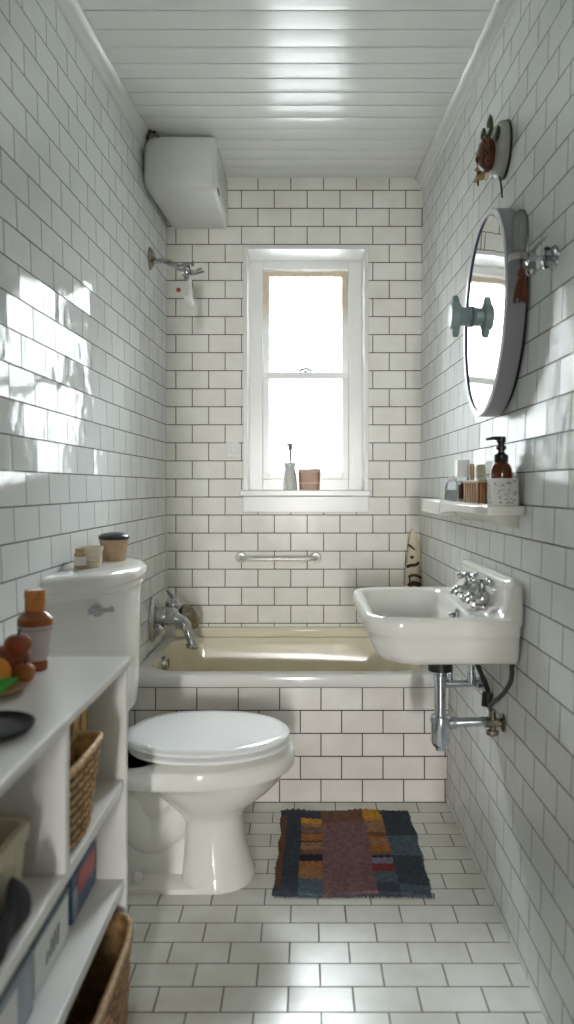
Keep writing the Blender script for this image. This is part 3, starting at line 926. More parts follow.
# waste trap
DX, DY = 0.402, 2.17
mb = MB().lathe([(0.040, 0.731), (0.040, 0.715), (0.036, 0.662), (0.036, 0.655)], (DX, DY, 0), n=20)
mb.obj('drain_nut', 'black', sk)
mb = MB()
mb.lathe([(0.0185, 0.66), (0.0185, 0.645), (0.021, 0.644), (0.021, 0.628), (0.0175, 0.626), (0.0175, 0.50)], (DX, DY, 0), n=20)
mb.obj('waste_pipe', 'pipe_chrome', sk)
mb = MB()
mb.lathe([(0.022, 0.522), (0.030, 0.520), (0.031, 0.506), (0.028, 0.504), (0.028, 0.445), (0.022, 0.432), (0.016, 0.428), (0.013, 0.418), (0.0, 0.417)], (DX, DY, 0), n=20)
mb.obj('bottle_trap', 'pipe_chrome', sk)
wy, wz = 2.16, 0.508
wX = XR(wy, wz)
mb = MB()
mb.cyl((DX + 0.015, DY, 0.499), (wX - 0.001, wy, wz), 0.0145)
mb.lathe([(0.030, 0.0), (0.030, 0.006), (0.02, 0.012), (0.0155, 0.014)], (wX - 0.001, wy, wz), (-1, 0, 0), 18)
mb.cyl((DX + 0.022, DY, 0.4995), (DX + 0.048, DY, 0.5005), 0.019)
mb.obj('waste_arm', 'pipe_chrome', sk)
# upper supply pipe, risers, hoses, valves
mb = MB()
uy = 2.24
mb.cyl((0.425, uy, 0.597), (XR(uy, .6) - 0.02, uy, 0.597), 0.0115)
mb.cyl((XR(uy, .6) - 0.03, uy, 0.597), (XR(uy, .6) - 0.0005, uy, 0.597), 0.02)
mb.cyl((0.445, uy, 0.60), (0.445, uy, 0.728), 0.008)
mb.cyl((0.510, uy, 0.60), (0.510, uy, 0.728), 0.011)
mb.cyl((0.510, uy, 0.60), (0.510, uy, 0.63), 0.015)
mb.obj('supply_pipe', 'pipe_chrome', sk)
mb = MB()
vy = 2.045
vX = XR(vy, .54)
mb.cyl((vX - 0.052, vy, 0.54), (vX - 0.0005, vy, 0.54), 0.013)
mb.lathe([(0.026, 0.0), (0.026, 0.005), (0.015, 0.010)], (vX - 0.0005, vy, 0.54), (-1, 0, 0), 16)
mb.cyl((vX - 0.032, vy, 0.515), (vX - 0.032, vy, 0.575), 0.0095)
mb.sphere((vX - 0.032, vy, 0.512), 0.014, 1.3, 1, 0.8)
mb.obj('stop_valve', 'chrome_dark', sk)
mb = MB()
mb.tube(smooth_path([(0.515, 2.22, 0.728), (0.515, 2.20, 0.68), (0.525, 2.18, 0.645), (0.542, 2.17, 0.60), (0.544, 2.165, 0.565), (0.535, 2.16, 0.55)], 6), 0.0075)
mb.cyl((0.538, 2.165, 0.55), (0.543, 2.168, 0.59), 0.016)
mb.obj('black_hose', 'black', sk)
mb = MB()
mb.tube(smooth_path([(0.548, 1.935, 0.735), (0.548, 1.94, 0.69), (0.542, 1.965, 0.655), (0.532, 1.995, 0.625), (0.522, 2.02, 0.605), (0.517, 2.04, 0.585), (vX - 0.032, 2.045, 0.568)], 6), 0.0065)
mb.obj('grey_hose', 'hose_grey', sk)

# ------------------------------------------------------------------ ceramic wall shelf
shf = thing('wall_shelf', 'long white wall shelf on the right wall above the sink', 'shelf', (0.52, 2.4, 1.10))
ST = 1.150
mb = MB()
fxn = 0.474


def ssec(y, front, z0, z1):
    xw = XR(y, 1.12) - 0.0005
    return [Vector((front, y, z0)), Vector((xw, y, z0)), Vector((xw, y, z1)), Vector((front, y, z1))]


pts = []
rings = []
for (y, f_, z0, z1) in ((1.905, 0.480, ST - .024, ST), (1.915, fxn, ST - .026, ST), (2.10, fxn - .002, ST - .027, ST), (2.35, fxn - .003, ST - .030, ST), (2.50, fxn - .002, ST - .040, ST), (2.56, fxn, ST - .046, ST)):
    rings.append(ssec(y, f_, z0, z1))
MB().loft(rings).obj('shelf_board', 'porcelain', shf, bevel=0.005, segs=3, smooth=40)
mb = MB().loft([ssec(2.552, fxn - 0.004, ST - .052, ST + .004), ssec(2.99, fxn + 0.002, ST - .055, ST + .004)])
mb.obj('end_block', 'porcelain', shf, bevel=0.008, segs=3)
mb = MB()
rings = []
for (y, f_) in ((1.965, 0.520), (2.12, 0.510), (2.46, 0.502)):
    xw = XR(y, 1.1) - 0.0005
    rings.append([Vector((f_, y, ST - .0265)), Vector((f_ + .012, y, ST - .046)), Vector((f_ + .03, y, ST - .060)), Vector((xw, y, ST - .062)), Vector((xw, y, ST - .0265))])
mb.loft(rings)
mb.obj('bracket', 'porcelain', shf, smooth=30)
mb = MB()
mb.tube([(fxn + .006, 1.92, ST + .001), (fxn + .003, 2.2, ST + .001), (fxn + .004, 2.55, ST + .001)], 0.0045, 8)
mb.obj('front_lip', 'porcelain', shf)

# things on the shelf
p0 = Vector((0.529, 1.953, ST))
bxo = thing('patterned_box', 'white box with small grey speckled print at near end of wall shelf', 'box', p0)
MB().box(0.493, 0.565, 1.925, 1.980, ST, ST + 0.073).obj('carton', 'box_pattern_base', bxo, bevel=0.0025)
mb = MB()
random.seed(3)
for i in range(42):
    u, v = random.uniform(0.498, 0.560), random.uniform(ST + .006, ST + 0.067)
    a = random.uniform(0, PI)
    r = random.uniform(0.0012, 0.0028)
    mb.lathe([(r, 0), (r * .9, 0.0004)], (u, 1.9252, v), (0, -1, 0), 6, sx=1.6, sy=0.8)
for i in range(28):
    u, v = random.uniform(1.930, 1.975), random.uniform(ST + .006, ST + 0.064)
    r = random.uniform(0.0012, 0.0028)
    mb.lathe([(r, 0), (r * .9, 0.0004)], (0.4932, u, v), (-1, 0, 0), 6)
mb.obj('print', 'print_grey', bxo, smooth=0)

p0 = Vector((0.543, 2.020, ST))
pb_ = thing('amber_pump_bottle', 'amber pump bottle with black pump behind the speckled box on wall shelf', 'bottle', p0)
MB().lathe([(0.028, 0), (0.030, 0.004), (0.030, 0.088), (0.029, 0.100), (0.024, 0.112), (0.016, 0.118), (0.014, 0.124)], p0, n=26).obj('body', 'amber', pb_)
mb = MB()
mb.lathe([(0.018, 0.118), (0.019, 0.120), (0.019, 0.138), (0.013, 0.142), (0.009, 0.146), (0.009, 0.152), (0.014, 0.154), (0.014, 0.163), (0.009, 0.165), (0.010, 0.172), (0.013, 0.174), (0.013, 0.189), (0.0, 0.190)], p0, n=20)
mb.tube([p0 + Vector((0, 0, 0.184)), p0 + Vector((-0.022, -0.002, 0.185)), p0 + Vector((-0.043, -0.004, 0.181))], [0.0065, 0.005, 0.0035])
mb.obj('pump', 'black_gloss', pb_)

p0 = Vector((0.503, 2.11, ST))
wb = thing('slatted_box', 'brown slatted wooden soap box next to the speckled box on wall shelf', 'box', p0)
MB().box(0.480, 0.508, 2.010, 2.205, ST + .0005, ST + 0.062).obj('core', 'slat_dark', wb, bevel=0.002)
mb = MB()
for k in range(6):
    mb.box(0.476, 0.4805, 2.018 + k * 0.031, 2.036 + k * 0.031, ST + 0.002, ST + 0.060)
for k in range(3):
    mb.box(0.481 + k * 0.0095, 0.4875 + k * 0.0095, 2.0055, 2.0105, ST + 0.002, ST + 0.060)
mb.obj('slat', 'slat_amber', wb, bevel=0.001)
MB().box(0.476, 0.511, 2.004, 2.208, ST + 0.062, ST + 0.070).obj('lid', 'tan_pale', wb, bevel=0.002)

p0 = at(452.5, 505, 2.50)
p0.z = ST
cb_ = thing('clear_bottle', 'squat clear bottle at the far end of the wall shelf row', 'bottle', p0)
MB().lathe([(0.030, 0), (0.032, 0.004), (0.032, 0.050), (0.026, 0.066), (0.012, 0.072), (0.012, 0.080), (0.010, 0.080)], p0, n=24, sx=0.85).obj('body', 'clear', cb_)
MB().lathe([(0.029, 0.003), (0.0305, 0.006), (0.0305, 0.04), (0.0, 0.041)], p0, n=24, sx=0.85).obj('contents', 'white_plastic', cb_)
MB().lathe([(0.0135, 0.076), (0.0135, 0.088), (0.0, 0.089)], p0, n=16).obj('stopper', 'white_plastic', cb_)
p0 = Vector((0.520, 2.41, ST))
tb = thing('white_tube', 'tall white square capped tube beside the brown slatted box', 'tube', p0)
MB().loft([rrect(p0.x - .020, p0.x + .020, p0.y - .016, p0.y + .016, .007, ST), rrect(p0.x - .020, p0.x + .020, p0.y - .016, p0.y + .016, .007, ST + .082)]).obj('body', 'clear', tb)
MB().loft([rrect(p0.x - .018, p0.x + .018, p0.y - .014, p0.y + .014, .006, ST + .003), rrect(p0.x - .018, p0.x + .018, p0.y - .014, p0.y + .014, .006, ST + .07)]).obj('contents', 'white_plastic', tb)
MB().loft([rrect(p0.x - .021, p0.x + .021, p0.y - .017, p0.y + .017, .006, ST + .082), rrect(p0.x - .021, p0.x + .021, p0.y - .017, p0.y + .017, .006, ST + .136), rrect(p0.x - .019, p0.x + .019, p0.y - .015, p0.y + .015, .005, ST + .139)]).obj('cap', 'white_plastic', tb)
p0 = Vector((0.494, 2.265, ST))
dj = thing('dark_jar', 'small dark brown jar with pale base left of the slatted box', 'jar', p0)
MB().lathe([(0.016, 0.012), (0.018, 0.014), (0.018, 0.058), (0.013, 0.064), (0.0, 0.065)], p0, n=20).obj('body', 'slat_dark', dj)
MB().lathe([(0.016, 0), (0.018, 0.002), (0.0182, 0.013), (0.015, 0.014)], p0, n=20).obj('base', 'pink_edge', dj)
p0 = Vector((0.549, 2.345, ST))
tw = thing('wooden_brush', 'two brown wooden brush handles standing behind the slatted box', 'brush', p0)
for d in (-0.014, 0.006):
    MB().tube([p0 + Vector((-0.012 + .3 * d, d, 0.0)), p0 + Vector((-0.012 + .3 * d, d, 0.06)), p0 + Vector((-0.012 + .3 * d, d, 0.115)), p0 + Vector((-0.012 + .3 * d, d, 0.124))], [0.007, 0.006, 0.008, 0.004]).obj('handle', 'tan_pale', tw)
p0 = Vector((0.545, 2.265, ST))
wj = thing('white_roll_on', 'slim white roll-on bottle standing between tube and pump bottle', 'bottle', p0)
MB().lathe([(0.016, 0), (0.017, 0.003), (0.017, 0.075), (0.014, 0.08)], p0, n=20).obj('body', 'white_plastic', wj)
MB().lathe([(0.0155, 0.08), (0.016, 0.082), (0.0155, 0.112), (0.012, 0.119), (0.0, 0.121)], p0, n=20).obj('cap', 'cream_cup', wj)

# ------------------------------------------------------------------ mirror
MYc, MZc, MHY, MHZ = 2.165, 1.712, 0.232, 0.303
mir = thing('wall_mirror', 'oval wall mirror with deep grey rim above the sink', 'mirror', wr(MYc, MZc))


def oval(k, d, n=64):
    return [wr(MYc + k * MHY * math.cos(2 * PI * i / n) + (k - 1) * 0, MZc + (MHZ + (k - 1) * MHY) * math.sin(2 * PI * i / n), d) for i in range(n)]


MB().loft([oval(0.97, 0.003), oval(0.985, 0.007), oval(0.985, 0.010)]).obj('back_plate', 'black', mir)
mb = MB().loft([oval(0.99, 0.010), oval(1.0, 0.011), oval(1.0, 0.058), oval(0.985, 0.061), oval(0.95, 0.060), oval(0.945, 0.045)], True, True)
mb.obj('rim', 'mirror_rim', mir)
MB().loft([oval(0.996, 0.0600), oval(0.985, 0.0645), oval(0.935, 0.0635), oval(0.925, 0.059)], False, False).obj('bevel_edge', 'mirror_bevel', mir)
MB().loft([oval(0.935, 0.0600), oval(0.932, 0.0628), oval(0.918, 0.0620), oval(0.912, 0.058)], False, False).obj('bead', 'navy_line', mir)
MB().loft([oval(0.938, 0.050), oval(0.938, 0.0585)], True, True).obj('glass', 'mirror', mir, smooth=0)

# glass hook stuck on the mirror's far side
ky, kz = 2.325, 1.742
kp = wr(ky, kz, 0.0595)
hk = thing('glass_hook', 'smoky glass hook knob stuck on the far side of the mirror', 'hook', kp)
nx = Vector((-1, -0.024, 0.03)).normalized()
MB().lathe([(0.0, 0.0005), (0.033, 0.001), (0.033, 0.006), (0.029, 0.010), (0.029, 0.038), (0.022, 0.044)], kp, nx, 20, cap0=False).obj('stem', 'knob_glass', hk)
mb = MB()
rings = []
for d, k in ((0.037, 0.85), (0.041, 1.0), (0.056, 1.0), (0.060, 0.85)):
    r = []
    for i in range(28):
        a = 2 * PI * i / 28
        r.append(kp + nx * d + Vector((0, 0.021 * k * math.cos(a), k * 0.066 * math.copysign(abs(math.sin(a)) ** 1.3, math.sin(a)))))
    rings.append(r)
mb.loft(rings)
mb.lathe([(0.034, 0.036), (0.038, 0.040), (0.038, 0.060), (0.032, 0.066), (0.0, 0.067)], kp, nx, 20, sx=1.15, sy=1.0)
mb.obj('head', 'knob_glass', hk)

# ------------------------------------------------------------------ glass sconce beside the mirror
ly, lz = 1.76, 1.752
lw = wr(ly, lz)
sco = thing('wall_sconce', 'ribbed glass wall sconce on a chrome arm beside the mirror', 'wall lamp', lw)
MB().lathe([(0.030, 0.0005), (0.030, 0.004), (0.026, 0.010), (0.020, 0.012), (0.020, 0.016), (0.027, 0.018), (0.027, 0.024), (0.012, 0.03)], lw, (-1, 0, 0), 22).obj('wall_rose', 'clear', sco)
mb = MB()
mb.cyl(lw + Vector((-0.002, 0, 0)), lw + Vector((-0.095, 0, 0)), 0.007)
mb.lathe([(0.012, 0.048), (0.017, 0.050), (0.017, 0.066), (0.012, 0.068)], lw, (-1, 0, 0), 18)
mb.cyl(lw + Vector((-0.056, 0, -0.030)), lw + Vector((-0.056, 0, 0.016)), 0.010)
mb.sphere(lw + Vector((-0.056, 0, -0.032)), 0.013)
mb.lathe([(0.024, -0.008), (0.026, -0.004), (0.024, 0.008), (0.016, 0.012)], lw + Vector((-0.087, 0, 0.0)), (0, 0, 1), 18)
mb.tube([lw + Vector((-0.056, 0, 0.012)), lw + Vector((-0.04, -0.01, 0.032)), lw + Vector((-0.022, -0.016, 0.05))], [0.004, 0.004, 0.003])
mb.obj('arm', 'chrome', sco)
mb = MB()
g0 = lw + Vector((-0.083, 0, 0.004))
rings = []
for r, h in ((0.010, 0.0), (0.018, 0.004), (0.0205, 0.018), (0.021, 0.05), (0.0205, 0.080), (0.017, 0.097), (0.010, 0.106), (0.002, 0.109)):
    rings.append([g0 + Vector((r * (1 + 0.07 * math.cos(10 * 2 * PI * i / 40)) * math.cos(2 * PI * i / 40), r * (1 + 0.07 * math.cos(10 * 2 * PI * i / 40)) * math.sin(2 * PI * i / 40), h)) for i in range(40)])
mb.loft(rings)
mb.obj('lamp_shade', 'frost', sco, smooth=60)
mb = MB()
for a in (0.5, 2.2, -1.0):
    d = Vector((math.cos(a), math.sin(a), 0))
    mb.tube([g0 + d * 0.019 + Vector((0, 0, 0.002)), g0 + d * 0.0235 + Vector((0, 0, 0.03)), g0 + d * 0.0235 + Vector((0, 0, 0.08)), g0 + d * 0.014 + Vector((0, 0, 0.105)), g0 + Vector((0, 0, 0.112))], 0.0028, 6)
mb.obj('cage', 'chrome_dark', sco)
# tassel
t0 = lw + Vector((-0.082, -0.004, -0.016))
ts = thing('hanging_tassel', 'rust brown tassel hanging under the glass sconce', 'tassel', t0)
mb = MB()
mb.tube([t0 + Vector((0, 0.002, 0.012)), t0 + Vector((0.001, 0, -0.015))], 0.0025, 6)
mb.sphere(t0 + Vector((0.001, 0, -0.023)), 0.011, 1, 1, 1.1)
mb.obj('knot', 'tassel', ts)
mb = MB()
random.seed(5)
for i in range(34):
    a = random.uniform(0, 2 * PI)
    r = math.sqrt(random.random())
    L = random.uniform(0.050, 0.066)
    b = t0 + Vector((0.001 + 0.007 * r * math.cos(a), 0.007 * r * math.sin(a), -0.028))
    e = t0 + Vector((-0.006 + 0.021 * r * math.cos(a), 0.019 * r * math.sin(a), -0.028 - L))
    mb.tube([b, b.lerp(e, .5) + Vector((0.002 * math.cos(a), 0.002 * math.sin(a), 0)), e], [0.0028, 0.0034, 0.0022], 5)
mb.obj('strands', 'tassel', ts)

# ------------------------------------------------------------------ crab plaque high on the right wall
cy_, cz_ = 2.195, 2.213
cp = wr(cy_, cz_)
cr = thing('crab_plaque', 'pale oval plaque with a brown crab high on the right wall', 'plaque', cp)


def pl(k, d, n=40):
    return [wr(cy_ + k * 0.068 * math.cos(2 * PI * i / n), cz_ + k * 0.088 * math.sin(2 * PI * i / n), d) for i in range(n)]


MB().loft([pl(0.98, 0.0005), pl(1.0, 0.004), pl(0.98, 0.008)]).obj('backing', 'plaque_edge', cr)
MB().loft([pl(0.96, 0.008), pl(0.97, 0.016), pl(0.93, 0.026), pl(0.82, 0.034), pl(0.55, 0.039), pl(0.2, 0.040)]).obj('dish', 'plaque', cr, smooth=60)
B = wr(cy_ + 0.008, cz_ - 0.012, 0.055)
mb = MB()
mb.sphere(B, 0.046, 0.62, 1.0, 1.1)
mb.sphere(B + Vector((-0.006, -0.02, 0.035)), 0.014)
mb.sphere(B + Vector((-0.006, 0.02, 0.036)), 0.014)
mb.sphere(B + Vector((-0.018, 0.004, -0.01)), 0.016)
mb.obj('crab_body', 'crab', cr)
random.seed(11)
for sgn in (-1, 1):
    for k in range(4):
        z = 0.018 - 0.017 * k
        a = B + Vector((0.0, sgn * 0.040, z))
        b = a + Vector((-0.014, sgn * 0.016, 0.012 - 0.006 * k))
        c = b + Vector((0.004, sgn * 0.012, -0.026))
        MB().tube([a, a.lerp(b, .5) + Vector((-.003, 0, .003)), b, c], [0.006, 0.006, 0.005, 0.002], 7).obj('crab_leg', 'crab', cr)
    a = B + Vector((0.0, sgn * 0.024, 0.040))
    b = a + Vector((0.004, sgn * 0.016, 0.022))
    mb = MB().tube([a, b, b + Vector((-0.004, -sgn * 0.004, 0.012))], [0.006, 0.007, 0.011], 8)
    e = b + Vector((-0.004, -sgn * 0.004, 0.014))
    mb.tube([e, e + Vector((0, sgn * 0.010, 0.012)), e + Vector((0, sgn * 0.004, 0.026))], [0.010, 0.007, 0.002], 8)
    mb.tube([e, e + Vector((0, -sgn * 0.008, 0.010)), e + Vector((0, -sgn * 0.004, 0.022))], [0.007, 0.005, 0.002], 8)
    mb.obj('crab_claw', 'moss', cr)
for (dy, dz, l) in ((0.045, -0.025, 0.034), (0.052, -0.052, 0.04), (0.03, -0.062, 0.03), (0.055, -0.002, 0.028)):
    a = wr(cy_ + dy * .7, cz_ + dz * .8, 0.046)
    d = Vector((-0.035, dy * .45, dz * .5)).normalized()
    mb = MB()
    rings = []
    sd = d.cross(Vector((0.2, 0.1, 1))).normalized()
    nn = d.cross(sd)
    for t, w in ((0, .003), (.3, .011), (.6, .012), (.85, .007), (1, .001)):
        c0 = a + d * l * 1.3 * t + nn * 0.008 * math.sin(t * 2.2)
        rings.append([c0 + sd * w * math.cos(2 * PI * i / 8) + nn * 0.0022 * math.sin(2 * PI * i / 8) for i in range(8)])
    mb.loft(rings)
    mb.obj('gilt_leaf', 'gilt', cr, smooth=60)
mb = MB()
mb.sphere(wr(cy_ - 0.038, cz_ + 0.030, 0.036), 0.016, 0.5, 1, 1.5)
mb.obj('dark_blot', 'plaque_edge', cr)
mb = MB()
for (dy, dz, r) in ((0.030, -0.060, 0.014), (0.048, -0.030, 0.012), (0.044, -0.050, 0.010)):
    mb2 = MB().sphere(wr(cy_ + dy, cz_ + dz, 0.050), r, .7, 1, 1.3)
    mb2.obj('shell', 'cream_cup', cr)
mb.bm.free()
q = wr(cy_ - 0.012, cz_ - 0.085, 0.02)
MB().tube([q, q + Vector((0.006, 0.002, -0.03)), q + Vector((0.008, 0.001, -0.062))], [0.003, 0.0035, 0.003], 6).obj('cord', 'black', cr)

# ------------------------------------------------------------------ corner figure on the bath ledge
fgx, fgy = 0.508, 3.445
fig = thing('driftwood_figure', 'tall pale driftwood figure with dark markings in the right bath corner', 'ornament', (fgx, fgy, 0.534))
rings = []
random.seed(9)
for z, rx, ox_ in ((0.534, 0.041, -0.004), (0.56, 0.043, -0.004), (0.66, 0.040, -0.003), (0.74, 0.038, -0.002), (0.82, 0.036, 0.002), (0.87, 0.030, 0.006), (0.91, 0.031, 0.006), (0.95, 0.024, 0.006), (0.98, 0.015, 0.004), (1.003, 0.004, 0.001)):
    rings.append([Vector((fgx + ox_ + rx * (1 + .08 * math.sin(3 * a + z * 30)) * math.cos(a), fgy + 0.022 * (rx / 0.043) * math.sin(a), z)) for a in [2 * PI * i / 24 for i in range(24)]])
MB().loft(rings).obj('body', 'driftwood', fig, smooth=60)
yf = fgy - 0.027


def fpt(px, py, d=0.0):
    v = at(px, py, yf - d)
    return v


MB().tube([fpt(408.2, 544.5, .006), fpt(411.5, 547), fpt(415, 550)], [0.0045, 0.005, 0.003], 6).obj('twig', 'dark_wood', fig)
MB().tube(smooth_path([fpt(406.5, 567, .008), fpt(411, 565.3, .006), fpt(416, 565, .003), fpt(419, 562)], 4), [0.008] * 8 + [0.006] * 4 + [0.003], 7).obj('twig', 'dark_wood', fig)
MB().sphere(fpt(412, 557.3), 0.0075, 1.2, .6, 1).obj('eye', 'dark_wood', fig)
MB().tube(smooth_path([fpt(408.5, 577), fpt(412, 575.3, .004), fpt(417, 575.6, .004), fpt(421, 578)], 4), 0.0065, 7).obj('band', 'dark_wood', fig)
MB().tube([fpt(409.5, 578, .001), fpt(409.8, 583, .001)], 0.004, 6).obj('strap', 'dark_wood', fig)
MB().tube(smooth_path([fpt(408.5, 586, .002), fpt(412.5, 583.5, .004), fpt(416.5, 584, .004), fpt(420, 586, .001)], 4), 0.012, 8).obj('foot_band', 'dark_wood', fig)
MB().tube([fpt(423.3, 552, -.03), fpt(423.0, 575, -.03), fpt(424, 590, -.03)], 0.004, 6).obj('edge_strip', 'tan_pale', fig)

# ------------------------------------------------------------------ things on the sill
p0 = Vector(((290 - CX) * 3.56 / F, 3.56, SILL))
sd = thing('soap_dispenser', 'grey glass soap dispenser with metal pump on the window sill', 'soap dispenser', p0)
mb = MB()
mb.lathe([(0.034, 0), (0.036, 0.004), (0.033, 0.03), (0.027, 0.09), (0.024, 0.108), (0.019, 0.118), (0.016, 0.122)], p0, n=26)
mb.obj('body', 'bottle_grey', sd)
MB().lathe([(0.0285, 0.100), (0.0285, 0.122), (0.016, 0.128), (0.0, 0.129)], p0, n=22).obj('collar', 'bottle_grey', sd)
mb = MB()
mb.cyl(p0 + Vector((0.002, 0, 0.125)), p0 + Vector((0.002, 0, 0.205)), 0.0055)
mb.lathe([(0.009, 0.18), (0.010, 0.183), (0.010, 0.205), (0.006, 0.21), (0.0, 0.211)], p0 + Vector((0.002, 0, 0)), n=14)
mb.tube([p0 + Vector((0, 0, 0.204)), p0 + Vector((-0.018, 0, 0.203)), p0 + Vector((-0.026, 0, 0.196))], [0.006, 0.0045, 0.0035])
mb.obj('pump', 'iron', sd)
for ch in sd.children:
    ch.data.transform(Matrix.Diagonal((1, 1, 1.08, 1)))
p0 = Vector(((309.5 - CX) * 3.57 / F, 3.57, SILL))
cbx = thing('copper_box', 'small copper brown lidded box on the window sill', 'box', p0)
MB().loft([rrect(p0.x - .049, p0.x + .049, p0.y - .04, p0.y + .04, .012, SILL), rrect(p0.x - .052, p0.x + .052, p0.y - .042, p0.y + .042, .012, SILL + .084)]).obj('body', 'copper_box', cbx)
MB().loft([rrect(p0.x - .055, p0.x + .055, p0.y - .045, p0.y + .045, .012, SILL + .084), rrect(p0.x - .056, p0.x + .056, p0.y - .046, p0.y + .046, .012, SILL + .098), rrect(p0.x - .05, p0.x + .05, p0.y - .04, p0.y + .04, .012, SILL + .103)]).obj('lid', 'pink_edge', cbx)
MB().loft([rrect(p0.x - .0525, p0.x + .0525, p0.y - .0425, p0.y + .0425, .012, SILL + .030), rrect(p0.x - .0525, p0.x + .0525, p0.y - .0425, p0.y + .0425, .012, SILL + .036)]).obj('band', 'pink_edge', cbx)

# ------------------------------------------------------------------ open shelf unit on the left
UY0, UY1, UX1 = 0.50, 1.704, -0.414
UT = 0.803
ul = lambda y: XL(y, 0.4) + 0.012
un = thing('shelf_unit', 'long white open shelf unit along the left wall in the foreground', 'shelf unit', (-0.56, 1.1, 0))
UXB = -0.668
MB().box(UXB, UX1 + 0.006, UY0 - 0.01, UY1 + 0.008, UT - 0.019, UT).obj('top', 'unit_white', un, bevel=0.004)
MB().box(UXB, UX1, UY1 - 0.018, UY1, 0, UT - 0.019).obj('side_panel', 'unit_white', un, bevel=0.002)
MB().box(UXB, UX1, UY0, UY0 + 0.018, 0, UT - 0.019).obj('side_panel', 'unit_white', un, bevel=0.002)
MB().box(UXB, UX1 - 0.004, UY0 + 0.018, UY1 - 0.018, 0.502, 0.526).obj('shelf', 'unit_white', un, bevel=0.002)
MB().box(UXB, UX1 - 0.004, UY0 + 0.018, UY1 - 0.018, 0.268, 0.295).obj('shelf', 'unit_white', un, bevel=0.002)
MB().box(UXB, UX1 - 0.002, 1.268, 1.292, 0.526, UT - 0.019).obj('divider', 'unit_white', un, bevel=0.002)
MB().box(UXB - 0.004, UXB + 0.004, UY0, UY1, 0.268, UT - 0.019).obj('back_panel', 'unit_white', un)


def woven(fr, z0, z1, rows, cols, amp, mode='h'):
    """woven wall: fr(t, a) gives the outline point at height t and angle a; strands bulge in and out"""
    rings = []
    NZ = rows * 4
    N = cols * 4
    for i in range(NZ + 1):
        t = i / NZ
        ring = []
        for j in range(N):
            a = 2 * PI * j / N
            x, y = fr(t, a)
            cx, cy = fr(t, a + PI)
            d = Vector((x - (x + cx) / 2, y - (y + cy) / 2, 0))
            d.normalize()
            row = int(t * rows)
            if mode == 'h':
                b = abs(math.sin(PI * t * rows)) * (0.6 + 0.4 * math.cos(cols * a + PI * row))
            else:
                b = abs(math.sin(cols * a)) * (0.75 + 0.25 * math.cos(PI * t * rows))
            ring.append(Vector((x, y, z0 + (z1 - z0) * t)) + d * amp * b)
        rings.append(ring)
    return rings


def superbox(cx, cy, hx, hy, k=5.0, grow=0.0):
    """rounded box outline, walked at an even pace so that the strands are evenly wide"""
    e = 2.0 / k
    N = 720
    P = []
    for i in range(N + 1):
        c, s_ = math.cos(2 * PI * i / N), math.sin(2 * PI * i / N)
        P.append((hx * math.copysign(abs(c) ** e, c), hy * math.copysign(abs(s_) ** e, s_)))
    L = [0.0]
    for p, q in zip(P[:-1], P[1:]):
        L.append(L[-1] + math.hypot(q[0] - p[0], q[1] - p[1]))

    def f(t, a):
        d = (a / (2 * PI)) % 1.0 * L[-1]
        lo, hi = 0, N
        while hi - lo > 1:
            m = (lo + hi) // 2
            if L[m] <= d:
                lo = m
            else:
                hi = m
        u = (d - L[lo]) / max(1e-9, L[hi] - L[lo])
        g = 1 + grow * t
        return cx + g * (P[lo][0] + (P[hi][0] - P[lo][0]) * u), cy + g * (P[lo][1] + (P[hi][1] - P[lo][1]) * u)
    return f


def basket(name, label, f, z0, z1, rows, cols, amp, m, rim_m, mode='h', rim_r=0.008, floor_z=0.01):
    cx, cy = [(f(0, 0)[i] + f(0, PI)[i]) / 2 for i in (0, 1)]
    o = thing(name, label, 'basket', (cx, cy, z0))
    out = woven(f, z0, z1, rows, cols, amp, mode)
    inner = []
    n = len(out[0])
    for t in (1.0, 0.5, 0.06):
        r = []
        for j in range(n):
            x, y = f(t, 2 * PI * j / n)
            mx, my = cx, cy
            v = Vector((x - mx, y - my, 0))
            L = v.length
            v = v * ((L - 0.008) / L)
            r.append(Vector((mx + v.x, my + v.y, z0 + (z1 - z0) * t)))
        inner.append(r)
    wb_ = MB().loft(out + inner)
    wb_.bm.faces.ensure_lookup_table()
    for k in range(rows * 4 * n):
        i, j = divmod(k, n)
        if mode == 'h':
            low = i % 4 in (0, 3) or ((j // 4) + (i // 4)) % 2 == 0 and j % 4 == 0
        else:
            low = j % 4 in (0, 3) and (j // 4) % 2 == 0 or i % 8 == 7
        wb_.bm.faces[k].material_index = 1 if low else 0
    wb_.obj('weave', [m, 'weave_gap_shade'], o, smooth=70)
    rp = [Vector((*f(1, 2 * PI * j / 48), z1)) for j in range(49)]
    MB().tube(rp, rim_r, 8, cap=False).obj('rim', rim_m, o, smooth=60)
    return o


basket('wicker_basket', 'low honey wicker basket at the front of the middle shelf', superbox(-0.444, 1.405, 0.015, 0.056, 6, 0.88), 0.5265, 0.690, 9, 14, 0.008, 'wicker', 'wicker_rim', rim_r=0.006)
basket('cane_basket', 'taller golden cane basket behind the low wicker basket', superbox(-0.536, 1.495, 0.050, 0.150, 6, 0.08), 0.5265, 0.742, 4, 26, 0.009, 'wicker_tall', 'wicker_tall', 'v', rim_r=0.007)
basket('floor_basket', 'long brown seagrass basket on the floor under the shelf unit', superbox(-0.468, 1.43, 0.083, 0.215, 4.2, 0.09), 0.001, 0.225, 10, 28, 0.009, 'wicker_dark', 'wicker_dark', rim_r=0.009)

